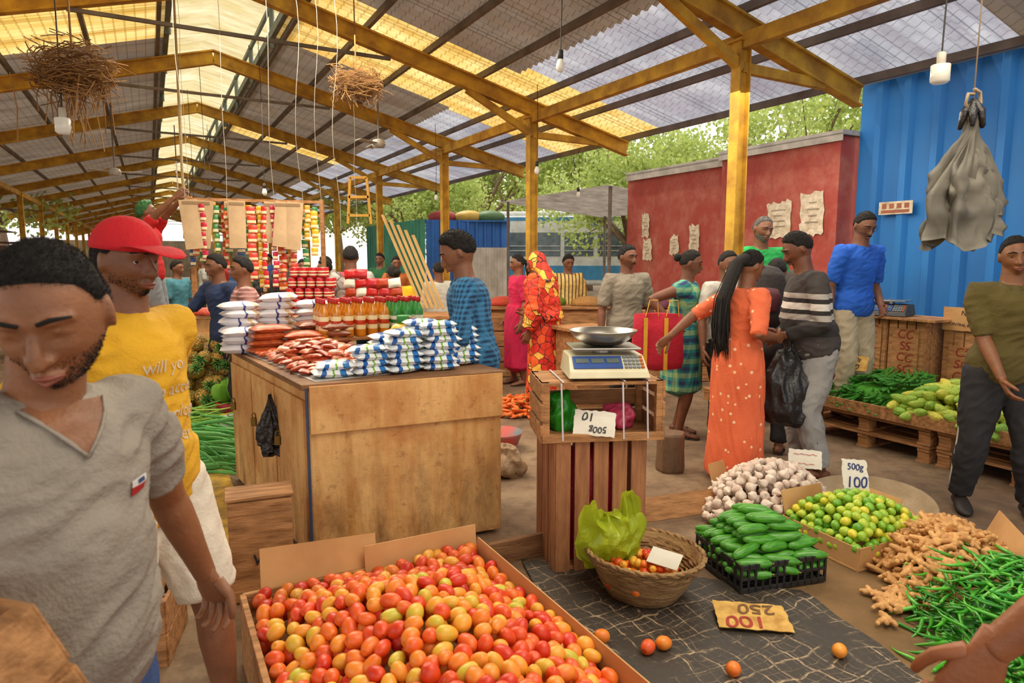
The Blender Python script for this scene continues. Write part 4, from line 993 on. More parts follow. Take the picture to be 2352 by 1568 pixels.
for p in pts[:300]: place(R.choice(tt_),p,(R.uniform(0,6),R.uniform(0,6),R.uniform(0,6)),R.uniform(.88,1.1))
m=M()
for p in pts[300:]:
    m.mi=R.randrange(5); m.ell(p,(.0255,.0255,.034),rot=Euler((R.uniform(0,3),R.uniform(0,3),0)).to_matrix(),nu=14,nv=10)
for p in pts:
    m.mi=R.randrange(5); m.ell(p-V((R.uniform(-.02,.02),R.uniform(-.02,.02),.036)),(.027,.027,.032),nu=10,nv=7)
obj(m,'tomato',[mat('tm%d'%i,c,rough=.42,coat=.08) for i,c in enumerate(['cc2c10','e25c20','ea7e26','e8a436','d84818'])],smooth=True,label='remaining plum tomatoes at the back and below the heap',cat='tomato',kind='stuff')
m=M(); d0,d1,s0,s1=.24,1.21,.7,2.65; h=.28
for a,b in(((d0,s0),(d0,s1)),((d0,s1),(d1,s1)),((d1,s1),(d1,s0))): m.beam(V((a[0],a[1],h/2)),V((b[0],b[1],h/2)),.022,h)
m.box(((d0+d1)/2,(s0+s1)/2,.2),(d1-d0,s1-s0,.02)); tray=obj(m,'tomato_tray',WOODH,rz=TH,bevel=.003,label='large wooden display tray lined with cardboard, full of tomatoes',cat='tray')
m=M(); m.box((d0+.30,s1+.03,h+.06),(.46,.006,.15),rot=(-.35,.05,0)); obj(m,'cardboard_flap',CARD,parent=tray)
m=M(); m.box((d1-.012,(s0+s1)/2+.1,h+.015),(.006,s1-s0-.3,.08),rot=(0,.12,0)); obj(m,'cardboard_lining',CARD,parent=tray)
m=M(); m.box((d1-.25,s1-.01,h+.03),(.5,.006,.13),rot=(-.1,0,0)); obj(m,'cardboard_lining',CARD,parent=tray)
m=M(); m.beam((-.12,3.28,.06),(.30,3.50,.06),.03,.12); obj(m,'floor_plank',WOOD2,bevel=.003,label='dark wooden plank lying along edge of tarp',cat='plank')
for x,y in((.53,2.50),(.60,2.53),(.82,2.36),(1.27,2.48),(.52,2.20),(.36,2.58),(.66,2.15)): place(tt_[1],(x,y,.038),(R.uniform(0,6),1.3,R.uniform(0,6)),1.05,'single loose tomato lying on black tarp')
def tarppat(nt,col):
    co=coords(nt); n1=nd(nt,'ShaderNodeTexNoise',{'Vector':co,'Scale':4.0,'Detail':3.0})
    vv=nd(nt,'ShaderNodeVectorMath',{0:co,1:nd(nt,'ShaderNodeVectorMath',{0:n1.outputs['Color'],1:(.16,.16,.16)},operation='MULTIPLY').outputs[0]},operation='ADD').outputs[0]
    s_=nd(nt,'ShaderNodeSeparateXYZ',{0:vv}).outputs
    u=ma(nt,'ADD',ma(nt,'MULTIPLY',s_[0],8.8),ma(nt,'MULTIPLY',s_[1],4.6)); w_=ma(nt,'SUBTRACT',ma(nt,'MULTIPLY',s_[1],8.8),ma(nt,'MULTIPLY',s_[0],4.6))
    g=ma(nt,'MAXIMUM',ma(nt,'LESS_THAN',ma(nt,'FRACT',u),.07),ma(nt,'LESS_THAN',ma(nt,'FRACT',w_),.07))
    g2=ma(nt,'MAXIMUM',ma(nt,'LESS_THAN',ma(nt,'FRACT',ma(nt,'MULTIPLY',u,2.7)),.08),ma(nt,'LESS_THAN',ma(nt,'FRACT',ma(nt,'MULTIPLY',w_,2.3)),.08))
    k=noi(nt,co,3.2,4,.7); k2=noi(nt,co,30,3,.7)
    br=ma(nt,'MULTIPLY',ramp(nt,k,[(.40,(0,0,0,1)),(.58,(1,1,1,1))]),ramp(nt,k2,[(.35,(0,0,0,1)),(.55,(1,1,1,1))]))
    c=mix(nt,ma(nt,'MULTIPLY',g,br),C('3a322b'),C('b59c7c'))
    return mix(nt,ma(nt,'MULTIPLY',ma(nt,'MULTIPLY',g2,br),.55),c,C('a08a70'))
TARP=mat('tarp_black2','262220',rough=.6,bump=.4,bs=14,pat=tarppat)
def cloth(pts,name,mt,lab,cat,n=26,amp=.008,z=.006):
    a,b,c,d=[V(p) for p in pts]; m=M(); vs=[]
    for j in range(n+1):
        for i in range(n+1):
            u,v=i/n,j/n; p=a.lerp(b,u).lerp(d.lerp(c,u),v); q=V((p.x,p.y,0)); w=noise.noise(q*3)*.04
            vs.append((p.x+w,p.y+w,z+amp+amp*noise.noise(q*7)))
    m.add(vs,[(j*(n+1)+i,j*(n+1)+i+1,(j+1)*(n+1)+i+1,(j+1)*(n+1)+i) for j in range(n) for i in range(n)])
    return obj(m,name,mt,smooth=True,label=lab,cat=cat)
cloth([(.38,1.7,0),(1.6,1.75,0),(1.35,3.02,0),(.05,3.35,0)],'tarpaulin',TARP,'black cracked plastic tarpaulin on ground','tarpaulin')
BRC=mat('ground_sack','84643f','644c2d',rough=.9,scale=3,bump=.4)
cloth([(1.4,1.9,0),(2.7,2.0,0),(2.6,3.7,0),(1.1,3.6,0)],'sacking',BRC,'brown sacking laid beneath vegetables','sacking',z=.002,amp=.004)
sign(.30,.20,(1.02,2.74,.035),(.06,.02,-.12),['100','250'],CY,'yellow handwritten price card lying upside down on tarp',inks=[INKR,mat('ink_brown','7a5228')],bold=.001,fs=[.115,.105],flip=True,xs=[-.03,.03])
WK=mat('wicker','c09a64','825c38',rough=.75,scale=12,st=(1,1,5),bump=.8,bs=45)
m=M(); bk=V((.60,3.0,.0))
for r_,z in [(.13+ (.27-.13)*sst(t)*.6+(.14)*t*.4,.01+.205*t) for t in [i/15 for i in range(16)]]:
    n=72; P=[V(((r_+.006*sin(a*18+z*150))*cos(a),(r_+.006*sin(a*18+z*150))*sin(a),z)) for a in [2*pi*i/n for i in range(n+1)]]; m.tube(P,.0068,n=5)
m.lathe([(.125,0),(.165,.015),(.2,.07),(.235,.14),(.262,.21),(.255,.21),(.228,.14),(.19,.07),(.155,.025),(.02,.02)],n=48)
bo=obj(m,'wicker_basket',WK,loc=bk,rot=(-.02,.05,0),smooth=True,label='round woven wicker basket with small tomatoes',cat='basket')
m=M(); n=80
for o_ in(0,pi): m.tube([V(((.268+.006*sin(a*20+o_))*cos(a),(.268+.006*sin(a*20+o_))*sin(a),.212+.006*cos(a*20+o_))) for a in [2*pi*i/n for i in range(n+1)]],.008,n=6)
obj(m,'rim',WK,parent=bo,smooth=True)
ts=tpl([('cherry_tomato',tomato(.018,.020),TOM)],'small tomato in wicker basket','tomato','small tomatoes in basket')
for i in range(120):
    a=R.uniform(0,6.28); r_=.185*sqrt(R.random()); lay=i%3
    place(ts,bk+V((r_*cos(a)-.02,r_*sin(a)-.01,.085+.022*lay+.045*(1-(r_/.185)**2))),(R.uniform(0,6),R.uniform(0,6),0),R.uniform(.85,1.15))
m=M(); m.box((0,0,0),(.14,.10,.004),rot=(.35,.1,-.5)); obj(m,'blank_card',PW,loc=bk+V((.09,-.06,.2)),label='blank white card resting in basket',cat='card')
PYG=mat('plastic_lime','d4e046','b0c22a',rough=.18,trans=.5)
def filmbag(w,h,seed,n=22):
    m=M(); r=random.Random(seed); N=n+1
    for side in(1,-1):
        vs=[]
        for j in range(N):
            for i in range(N):
                u=i/n*2-1; v=j/n
                wd=w*(1.0-.35*(v-.45)**2*4 if v>.45 else .75+.55*v)
                edge=1-u*u; x=u*wd/2; z=h*v
                if v>.78: x*=1+.15*(v-.78)/.22; z+= (.05 if abs(u)>.5 else -.05)*(v-.78)/.22
                q=V((u*2.2+seed+side,v*3,0)); f=noise.noise(q)*.06+noise.noise(q*2.3)*.035
                vs.append((x+.02*noise.noise(q*1.7+V((9,0,0))),side*(.085*edge*sin(pi*min(1,v*.9+.1)))+f*edge,z+.025*noise.noise(q*1.9+V((0,9,0)))))
        m.add(vs,[(j*N+i,j*N+i+1,(j+1)*N+i+1,(j+1)*N+i) for j in range(n) for i in range(n)])
    return m
obj(filmbag(.36,.34,4),'plastic_bag',PYG,loc=bk+V((-.12,.10,.12)),rot=(.35,-.22,.25),label='crumpled lime green plastic bag on basket rim',cat='plastic bag')
# ------------------------------------------------------------ cucumbers crate
BCR=mat('crate_black','2a2728',rough=.45)
def plcrate(w,d,h):
    m=M()
    for sx in(-1,1):
        for z,t in((.012,.024),(h-.012,.024),(h*.5,.014)):
            m.box((0,sx*d/2,z),(w,.01,t)); m.box((sx*w/2,0,z),(.01,d,t))
        n=12
        for i in range(n+1): m.box((-w/2+w*i/n,sx*d/2,h/2),(.012,.01,h))
        for i in range(9): m.box((sx*w/2,-d/2+d*i/8,h/2),(.01,.012,h))
    for i in range(8): m.box((0,-d/2+d*(i+.5)/8,.006),(w,.02,.01))
    m.box((0,0,.004),(w-.02,d-.02,.006)); return m
cc=V((1.22,3.22,.012)); rzc=.28
obj(plcrate(.46,.38,.135),'plastic_crate',BCR,loc=cc,rz=rzc,bevel=.0015,label='black plastic crate filled with cucumbers',cat='crate')
CUC=mat('cucumber_skin','5aa62c','2a701c',rough=.35,scale=12,st=(6,6,1),coat=.15)
def cuc(b,L=.17):
    m=M(); P=[];r=[]
    for i in range(11):
        t=i/10*2-1; P.append(V((b*(1-t*t),0,t*L/2))); r.append(.0235*max(.25,(1-abs(t)**4.5))**.6)
    m.tube(P,r,n=14); q=M(); q.tube([P[-1],P[-1]+V((0,0,.012))],.004,n=6); return tpl([('cucumber',m,CUC),('stem',q,mat('stem_green','7a8a3a'))],'dark green cucumber heaped in crate','cucumber','cucumbers in black crate')
cs_=[cuc(.0),cuc(.008),cuc(-.006)]
Rc=Matrix.Rotation(rzc,3,'Z')
for lv,(nx,ny,z) in enumerate(((3,8,.08),(3,8,.125),(3,7,.165),(2,6,.205),(2,5,.243),(1,4,.28))):
    for i in range(nx):
        for j in range(ny):
            x=(i-(nx-1)/2)*.155+R.uniform(-.015,.015); y=(j-(ny-1)/2)*.047+.03*(lv>1)
            if lv<=1 and (abs(x)>.17 or abs(y)>.18): x*=.85; y*=.9
            p=cc+Rc@V((x,y,z)); place(R.choice(cs_),p,(R.uniform(-.12,.12),pi/2+R.uniform(-.15,.15),rzc+R.uniform(-.35,.35)-.2))
# limes
LIME=mat('lime_skin','8fae1e',rough=.35,coat=.2,bump=.1,bs=90,pat=p_rand(['5f9a24','7aae2a','9abc30','b8c638','dcc832','8ab42c'],.25,10))
m=M(); m.ell((0,0,0),(.023,.023,.0245),nu=14,nv=10,fn=lambda P_,x,y,z:V((P_.x,P_.y,P_.z+.003*z**7))); tl=tpl([('lime',m,LIME)],'fresh lime, green to yellow','lime','limes in cardboard box')
lc=V((1.84,3.52,.01)); rl=.42; Rl=Matrix.Rotation(rl,3,'Z')
m=M()
for a in(-1,1): m.box((0,a*.24,.06),(.52,.006,.13),rot=(-a*.1,0,0)); m.box((a*.26,0,.06),(.006,.48,.13),rot=(0,a*.1,0))
m.box((0,0,.006),(.52,.48,.008)); bx=obj(m,'cardboard_box',CARD,loc=lc,rz=rl,label='open cardboard box full of limes',cat='box')
m=M(); m.box((.28,.1,.17),(.006,.3,.12),rot=(0,.35,0)); obj(m,'box_flap',CARD,parent=bx)
m=M(); m.box((-.1,.26,.19),(.3,.006,.13),rot=(-.3,0,0)); obj(m,'box_flap',CARD,parent=bx)
for z0,h in((.11,.17),(.07,.15)):
    for p in mound(.25,.23,h,.040,6000,z0,True,.7): place(tl,lc+Rl@p,(R.uniform(0,6),R.uniform(0,6),0),R.uniform(.92,1.1))
sign(.15,.17,lc+V((.05,.12,.35)),(1.15,.1,.1),['500g','100'],PW,'white handwritten price card above limes',inks=[INKB,INKB],fs=[.05,.085],bold=.0004)
# garlic
GAR=mat('garlic_skin','eadfcf','c8a898',rough=.6,scale=30,st=(1,1,.2),bump=.3)
m=M(); m.lathe([(.004,-.018),(.016,-.017),(.024,-.008),(.026,.0),(.022,.010),(.012,.020),(.006,.027),(.004,.036)],n=20,fn=lambda a,z:1+.07*cos(a*8)); tg=tpl([('garlic_bulb',m,GAR)],'white garlic bulb with papery skin','garlic','heap of garlic')
gc=V((1.56,4.02,0)); Rg_=Matrix.Rotation(-.75,3,'Z'); ga=mound(.34,.50,.27,.051,6000,.03); gb=mound(.33,.48,.24,.058,3000,.0)
for p in (ga+gb)[:298]: place(tg,gc+Rg_@p,(R.uniform(-1.4,1.4),R.uniform(-1.4,1.4),R.uniform(0,6)),R.uniform(.95,1.3))
m=M(); m.box((0,0,.09),(.6,.012,.14),rot=(-.6,0,0)); obj(m,'wooden_plank',WOODH,loc=(1.0,3.9,0),rz=.35,label='pale wooden plank leaning beside garlic heap',cat='plank')
m=M(); m.box((0,0,.1),(.5,.006,.2),rot=(-.3,0,0)); obj(m,'cardboard_sheet',CARD,loc=(1.5,4.5,0),rz=.7,label='cardboard sheet standing behind garlic',cat='cardboard')
sign(.2,.13,(1.90,4.30,.25),(.9,0,-.35),['~~~~','~~~'],PW,'white card with faint pink handwriting on garlic',inks=[mat('ink_pink','d0807a')]*2,bold=0)
m=M(); m.lathe([(.02,.02),(.2,.02),(.30,.05),(.34,.10),(.35,.10),(.31,.04),(.2,.0),(.02,.0)],n=40,fn=lambda a,z:1+.04*sin(a*3)); obj(m,'woven_mat',mat('sack_woven','b8a284','957f60',bump=.6,bs=60,rough=.9),loc=(2.2,4.0,.0),rot=(.12,0,0),smooth=True,label='pale woven sack rolled open on ground',cat='sack')
# ginger
GIN=mat('ginger_skin','dcaa6a','b07c46',rough=.7,scale=25,bump=.4,bs=60)
def ginger(seed):
    r=random.Random(seed); m=M(); m.ell((0,0,0),(.03,.018,.015),nu=12,nv=8)
    for i in range(6):
        a=r.uniform(0,6.28); L=r.uniform(.025,.05); p=V((cos(a)*.02,sin(a)*.012,0)); e=p+V((cos(a)*L,sin(a)*L,r.uniform(-.01,.012)))
        m.tube([p,p.lerp(e,.5),e],[.013,.014,.011],n=10)
        if i%2: m.ell(e+V((.008,.008,0)),.012,nu=8,nv=6)
    return dict(p=[('ginger_root',(lambda me:(me.materials.append(GIN),me)[1])(remesh(m,.004,1)))],label='knobbly brown ginger root',cat='ginger',group='heap of ginger')
gg=[ginger(i) for i in range(5)]
gp=V((2.14,3.20,0)); Rg=Matrix.Rotation(-.35,3,'Z')
for z0,h,n in((.02,.20,4000),(.0,.17,2500)):
    for p in mound(.31,.56,h,.050,n,z0): place(R.choice(gg),gp+Rg@p,(R.uniform(-.6,.6),R.uniform(-.6,.6),R.uniform(0,6)),R.uniform(.8,1.1))
for i in range(14): place(R.choice(gg),(1.72+R.gauss(0,.08),2.85+R.gauss(0,.07),.03),(0,0,R.uniform(0,6)),.9)
# chillies
CH=mat('chilli_skin','2f8a1e','1c6a14',rough=.25,coat=.3,pat=p_rand(['2a7a1a','45a526','63ba38'],.2))
def chil(b,L):
    m=M(); P=[];r=[]
    for i in range(8):
        t=i/7; P.append(V((b*sin(t*2.4),b*.4*cos(t*3),t*L))); r.append(.0065*(1-t**2.2)+.0008)
    m.tube(P,r,n=7); q=M(); q.tube([(0,b*.4,0),(0,b*.4,-.018)],[.0035,.0018],n=6); return tpl([('green_chilli',m,CH),('stem',q,CACHE['stem_green'])],'slim fresh green chilli pepper','chilli','heap of green chillies')
ch=[chil(.016,.12),chil(.026,.11),chil(.008,.13)]
hx,hy_=2.20,2.50; hrx,hry,hh=.50,.80,.24
def chh(x,y): q=((x-hx)/hrx)**2+((y-hy_)/hry)**2; return hh*max(0,1-q)**.8
n=0
while n<285:
    x=R.uniform(hx-hrx,hx+.2); y=R.uniform(hy_-hry*.95,hy_+hry)
    if ((x-hx)/hrx)**2+((y-hy_)/hry)**2>1 or x/y>.86: continue
    place(R.choice(ch),(x,y,chh(x,y)+.012+R.uniform(-.004,.02)),(pi/2+R.uniform(-.45,.45),0,R.uniform(0,6.28)),R.uniform(.9,1.25)); n+=1
for i in range(15): place(R.choice(ch),(1.66+R.gauss(0,.09),2.45+R.gauss(0,.15),.015),(pi/2,0,R.uniform(0,6.28)),1)
m=M(); r=random.Random(4)
for i in range(1500):
    x=r.uniform(hx-hrx,hx+hrx); y=r.uniform(hy_-hry,hy_+hry)
    if ((x-hx)/hrx)**2+((y-hy_)/hry)**2>1: continue
    a=r.uniform(0,6.28); z=chh(x,y)-.004+r.uniform(-.012,.008); L2=.055; c_=V((x,y,max(.01,z))); t=V((cos(a),sin(a),r.uniform(-.3,.3)))*L2; nn_=V((-sin(a),cos(a),0))*.012
    m.tube([c_-t,c_+nn_,c_+t],[.006,.0065,.002],n=5)
m.lathe([(.50,0),(.43,.05),(.3,.13),(.12,.19),(.02,.205)],c=(hx,hy_,-.02),n=30)
m.v=[v if i<len(m.v)-150 else (hx+(v[0]-hx),hy_+(v[1]-hy_)*1.5,v[2]) for i,v in enumerate(m.v)]
obj(m,'green_chilli',CH,smooth=True,label='dense underlying heap of green chillies',cat='chilli',kind='stuff')
m=M(); m.box((0,0,.10),(.006,.6,.2),rot=(0,.4,0)); obj(m,'cardboard_sheet',CARD,loc=(2.40,3.15,.05),rz=-.35,label='cardboard strip between ginger and chillies',cat='cardboard')
m=M(); m.lathe([(.10,0),(.105,.02),(.098,.15),(.10,.27),(.092,.285)],n=24,fn=lambda a,z:1+.05*sin(a*5)+.02*sin(a*13)); obj(m,'log_stump',mat('stump','7a5a40','55402f',bump=.9,bs=25,st=(1,1,.3)),loc=(1.16,4.85,0),smooth=False,label='short cut log stump on the floor',cat='stump')
# ------------------------------------------------------------ right produce
def pallet(loc,rz,w=1.1,d=.9,h=.13):
    m=M()
    for i in range(6): m.box((0,-d/2+.05+i*(d-.1)/5,h-.01),(w,.11,.02))
    for x in(-w/2+.05,0,w/2-.05):
        m.box((x,0,h-.035),(.09,d,.02))
        for y in(-d/2+.06,0,d/2-.06): m.box((x,y,.055),(.09,.10,.07))
        m.box((x,0,.01),(.1,d,.02))
    return obj(m,'wooden_pallet',WOODH,loc=loc,rz=rz,bevel=.002,label='weathered wooden pallet supporting vegetables',cat='pallet',group='stacked pallets')
for s in(2.35,3.5):
    for k in range(2): pallet(W(5.55,s,k*.135),TH+pi/2)
pallet(W(5.75,5.0),TH+pi/2); 
m=M()
m.box((5.05,2.95,.33),(.02,2.2,.10)); m.box((6.05,2.95,.33),(.02,2.2,.10)); m.box((5.55,4.05,.33),(1,.02,.10)); m.box((5.55,1.85,.33),(1,.02,.10)); m.box((5.55,2.95,.285),(1,2.2,.015)); obj(m,'vegetable_tray',WOODH,rz=TH,bevel=.003,label='shallow wooden tray on pallets holding beans and gourds',cat='tray')
BEAN=mat('bean_skin','4f9a2e','37782a',rough=.4)
m=M(); m.tube([(0,0,-.09),(.006,0,-.03),(.008,0,.03),(0,0,.09)],[.006,.0095,.0095,.004],n=8); tbn=tpl([('okra_pod',m,BEAN)],'fresh long green okra pod','okra','heap of green pods')
for i in range(250):
    a=R.uniform(5.1,5.95); s=R.uniform(3.35,4.04); e=min(1,(a-5.05)/.4,(4.08-s)/.2,(s-3.22)/.2)
    place(tbn,W(a,s,.31+.24*sst(e)*R.uniform(.8,1)),(R.uniform(-.2,.2),pi/2+R.uniform(-.25,.25),TH+R.uniform(-.35,.35)+.3),R.uniform(1,1.35))
m=M(); m.box((0,0,0),(.7,.60,.16)); obj(m,'okra_pod',BEAN,loc=W(5.6,3.7,.38),rz=TH,bevel=.07,label='dense underlying heap of green pods',cat='okra',kind='stuff')
GOU=mat('gourd_skin','9ab842','6f9a34',rough=.5,bump=.8,bs=60,pat=p_rand(['7faa38','b0c044','d0c44a'],.3))
m=M(); P=[V((.01*(1-t*t),0,t*.075)) for t in [-1,-.8,-.4,0,.4,.8,1]]; m.tube(P,[.005,.018,.03,.033,.029,.016,.004],n=16)
m.v=[tuple(V(v)+V((v[0],v[1],0))*(.16*abs(noise.noise(V(v)*70)))) for v in m.v]; tgd=tpl([('bitter_gourd',m,GOU)],'small warty green bitter gourd','gourd','heap of bitter gourds')
for p in mound(.44,.42,.27,.068,2500,.33,True,.6)+mound(.42,.40,.20,.075,1500,.30,True,.6):
    q=W(5.5+p.x,2.87+p.y,p.z); place(tgd,q,(R.uniform(-.4,.4),pi/2+R.uniform(-.3,.3),R.uniform(0,6.28)),R.uniform(1.0,1.25))
for s in(3.75,4.1):
    obj(slatcrate(.32,.3,.70,vert=True,n=4,gap=.012),'wooden_crate',WOODH,loc=W(6.15,s,.29),rz=TH-pi/2,bevel=.002,label='tall slatted wooden crate with red painted letters',cat='crate',group='crates by the blue wall')
m=M(); m.box((0,0,0),(.42,.9,.02)); obj(m,'crate_board',WOODH,loc=W(6.12,3.9,1.0),rz=TH,label='flat board resting on crates',cat='board')
IR=mat('ink_redpaint','9a2a1c')
scale(W(6.08,4.0,1.015),TH-pi/2+.3,mat('scale_dark','4a4a48'),'dark digital scale on stacked crates')
obj(slatcrate(.34,.24,.62,vert=True,n=4,gap=.01),'wooden_crate',WOODH,loc=W(6.3,3.35,.30),rz=TH-pi/2,bevel=.002,label='upright pale wooden crate with red painted letters',cat='crate')
sign(.34,.2,W(6.14,3.35,1.02),(pi/2,0,TH-pi/2),['N','CENTRAL BANK'],CARD,'cardboard box panel printed with capital letters',fs=[.06,.032],bold=0)
for s,z,tx in((3.75,.7,['CC','SS','CC','SG']),(4.1,.72,['CC','SC','GS','CC']),(3.35,.62,['CS','SG','CC'])):
    sign(.24,.42 if len(tx)>3 else .32,W(5.985 if s>3.5 else 6.165,s,z),(pi/2,0,TH-pi/2),tx,WOODH,'wooden panel with red painted letters',fs=[.11]*4,inks=[IR]*4,cat='crate panel',bold=0)
sign(.20,.13,W(5.35,3.78,.64),(1.2,0,TH-pi/2+.3),['500g','50'],CY,'small yellow price card stuck in green pods',bold=0,fs=[.045,.07])
sign(.26,.16,W(5.75,2.95,.72),(1.2,0,TH-pi/2+.5),['500','120'],CARD,'brown cardboard price card above gourds',bold=0,fs=[.06,.07])
obj(crumple(.40,.22,.62,21,.12,True),'shopping_bag',[PBK],loc=(1.90,4.62,.42),label='full black plastic bag held between two shoppers',cat='plastic bag')
TR=mat('tote_red','c41c36',rough=.8,bump=.3); TY=mat('tote_yellow','e8b030',rough=.8)
m=M(); m.tube([(0,0,0),(0,0,.05),(0,0,.3),(0,0,.44)],[(.19,.05),(.21,.06),(.20,.045),(.19,.02)],side=(1,0,0),n=20); tb_=obj(m,'tote_bag',TR,loc=(1.17,5.45,.66),rz=-.1,smooth=True,label='red shopping bag with yellow handles',cat='bag')
for x in(-.1,.06):
    m=M(); m.box((x,-.055,.2),(.03,.012,.42)); m.tube([(x,-.03,.42),(x+.03,-.03,.55),(x+.09,-.02,.55),(x+.1,-.02,.42)],[(.015,.003)]*4,side=(0,1,0),n=6); obj(m,'handle',TY,parent=tb_)
# ------------------------------------------------------------ left produce
PIN=mat('pineapple_skin','a8701c','5a5a1c',rough=.6,pat=p_cells(['d8983a','b09a3c','e4a844','90853a'],'544a20',60,.10),bump=.6,bs=60); PLF=mat('pineapple_leaf','78a852','588a46',rough=.5)
m=M(); m.lathe([(.02,-.085),(.05,-.075),(.066,-.03),(.068,.02),(.058,.06),(.035,.085),(.01,.09)],n=22,fn=lambda a,z:1+.05*sin(a*11+z*90)); l=M()
for k in range(22):
    a=k*2.4; h=.05+.05*(k/22); r_=.06*(1-k/26)
    l.tube([(0.012*cos(a),.012*sin(a),.08),(r_*.7*cos(a),r_*.7*sin(a),.08+h*.7),(r_*1.3*cos(a),r_*1.3*sin(a),.08+h)],[(.009,.002),(.008,.002),(.0015,.001)],side=(-sin(a),cos(a),0),n=6)
tpn=tpl([('pineapple',m,PIN),('crown',l,PLF)],'ripe pineapple with green crown','pineapple','pile of pineapples')
for lv in range(7):
    rr=1-lv*.11
    for i in range(int(22*rr)):
        a=R.uniform(pi,2*pi+.3) if lv<5 else R.uniform(0,2*pi)
        place(tpn,V((-2.82+cos(a)*.55*rr,6.35+sin(a)*.5*rr,.09+lv*.11)),(pi/2+R.uniform(-.5,.3)*1.0,R.uniform(-.4,.4),a+pi/2+R.uniform(-.6,.6)),R.uniform(.95,1.25))
m=M(); m.lathe([(.42,0),(.36,.3),(.25,.62),(.08,.75)],n=16); obj(m,'pineapple',PIN,loc=(-2.82,6.4,0),smooth=True,label='dense inner pile of pineapples',cat='pineapple',kind='stuff')
LB=mat('longbean','5a9a2e','3c7a22',rough=.5,pat=p_rand(['5a9a3c','82be48','a8cc58'],.1)); 
m=M(); m.tube([(0,0,-.22),(.02,.01,-.1),(.015,-.01,.05),(-.01,0,.22)],[.003,.006,.006,.003],n=6); tlb=tpl([('long_bean',m,LB)],'long thin green bean in bundle','bean','bundle of long beans')
for i in range(150): place(tlb,(-2.56+R.gauss(0,.13),5.60+R.gauss(0,.16),.02+abs(R.gauss(.12,.07))),(R.uniform(-.2,.2),pi/2+R.uniform(-.2,.2),.3+R.uniform(-.5,.5)))
LK=mat('leek_leaf','70b45c','4a9846',rough=.5)
m=M(); m.tube([(0,0,-.25),(.0,.01,-.1),(.02,.02,.1),(.05,-.02,.28)],[(.006,.006),(.012,.004),(.016,.003),(.003,.001)],side=(1,0,0),n=6); tlk=tpl([('spring_onion',m,LK)],'spring onion with long green leaves','spring onion','spring onions')
for i in range(130): place(tlk,(-2.22+R.gauss(0,.12),5.0+R.gauss(0,.12),.02+abs(R.gauss(.10,.07))),(R.uniform(-.2,.2),pi/2+R.uniform(-.25,.25),.1+R.uniform(-.5,.5)))
CAR=mat('carrot_skin','e8702a','c85a1c',rough=.5)
m=M(); m.tube([(0,0,-.08),(0,0,-.03),(0,0,.05),(0,0,.065)],[.002,.010,.017,.010],n=10); q=M(); q.tube([(0,0,.065),(0,0,.085)],[.006,.003],n=6); tcr=tpl([('carrot',m,CAR),('stem',q,CACHE['stem_green'])],'orange carrot lying in heap','carrot','heap of carrots')
for p in mound(.33,.26,.14,.05,1500,.02)+mound(.28,.2,.08,.06,800,.015): place(tcr,V((.05,6.7,0))+p,(R.uniform(-.2,.2),pi/2+R.uniform(-.3,.3),R.uniform(0,6.28)),1.15)
for i in range(26): place(tcr,(-2.55+R.gauss(0,.08),5.22+R.gauss(0,.06),.02+min(.06,abs(R.gauss(.03,.03)))),(0,pi/2,R.uniform(0,6.28)))
m=M(); m.lathe([(.10,0),(.12,.22),(.125,.25),(.115,.25),(.10,.02),(.02,.015)],n=28); o=obj(m,'bucket',mat('bucket_white','e2e2da'),loc=(-2.28,5.50,0),smooth=True,label='white plastic bucket with yellow rim',cat='bucket')
m=M(); m.tube([V((.125*cos(a),.125*sin(a),.25)) for a in [2*pi*i/24 for i in range(25)]],.01,n=6); obj(m,'rim',YC,parent=o,smooth=True)
LET=mat('lettuce','9fd84a','6fb03a',rough=.5,trans=.3)
m=M()
for k in range(26):
    a=k*2.4; r_=.03+.004*k; m.ell((r_*cos(a),r_*sin(a),.10-.002*k),(.05,.012,.07),rot=Euler((0,.25,a)).to_matrix(),nu=10,nv=7)
obj(m,'lettuce',LET,loc=(-2.40,5.92,.30),smooth=True,label='leafy green lettuce head standing on basin',cat='lettuce',scale=1.3)
m=M(); m.lathe([(.12,0),(.16,.12),(.19,.26),(.2,.30),(.185,.30),(.12,.03),(.02,.02)],n=28); obj(m,'basin',mat('basin_red','b8243a'),loc=(-2.40,5.92,0),smooth=True,label='red plastic basin under lettuce',cat='basin')
m=M(); m.lathe([(.08,0),(.15,.05),(.18,.13),(.19,.15),(.18,.15),(.14,.05),(.02,.01)],n=30); m.mi=0; obj(m,'basin',mat('basin_teal','1f7a82','c23a22'),loc=(-.10,5.4,0),smooth=True,label='teal and red plastic basin on floor',cat='basin')
obj(crumple(.3,.25,.22,31),'sack',[mat('sack_brown','9a7a58',bump=.6)],loc=(-.05,4.75,0),label='crumpled brown sack on floor',cat='sack')
m=M(); m.box((0,0,.24),(.27,.16,.48)); m.box((0,-.085,.24),(.27,.012,.46)); m.box((0,-.092,.44),(.27,.012,.05)); m.box((0,-.092,.04),(.27,.012,.05)); m.box((0,0,.485),(.29,.19,.014))
o=obj(m,'wooden_box',WOODH,loc=(-1.16,3.02,0),rz=TH-.1,bevel=.003,label='tall narrow wooden box with handwritten marks',cat='box'); text('WP3',.07,(.03,-.1,.2),(pi/2,0,0),INK,o,bold=.001)
o=obj(slatcrate(.4,.34,.26,n=2,gap=.012),'wooden_crate',WOODH,loc=(-1.55,2.55,0),rz=.25,bevel=.002,label='wooden crate on floor marked with white number',cat='crate'); text('W3',.14,(.04,-.18,.12),(pi/2,0,0),mat('ink_white','d8d0c0'),o,bold=.002)
obj(slatcrate(.4,.34,.20,n=2,gap=.012),'wooden_crate',WOODH,loc=(-1.59,2.57,.262),rz=.3,bevel=.002,label='wooden crate stacked on another crate',cat='crate')
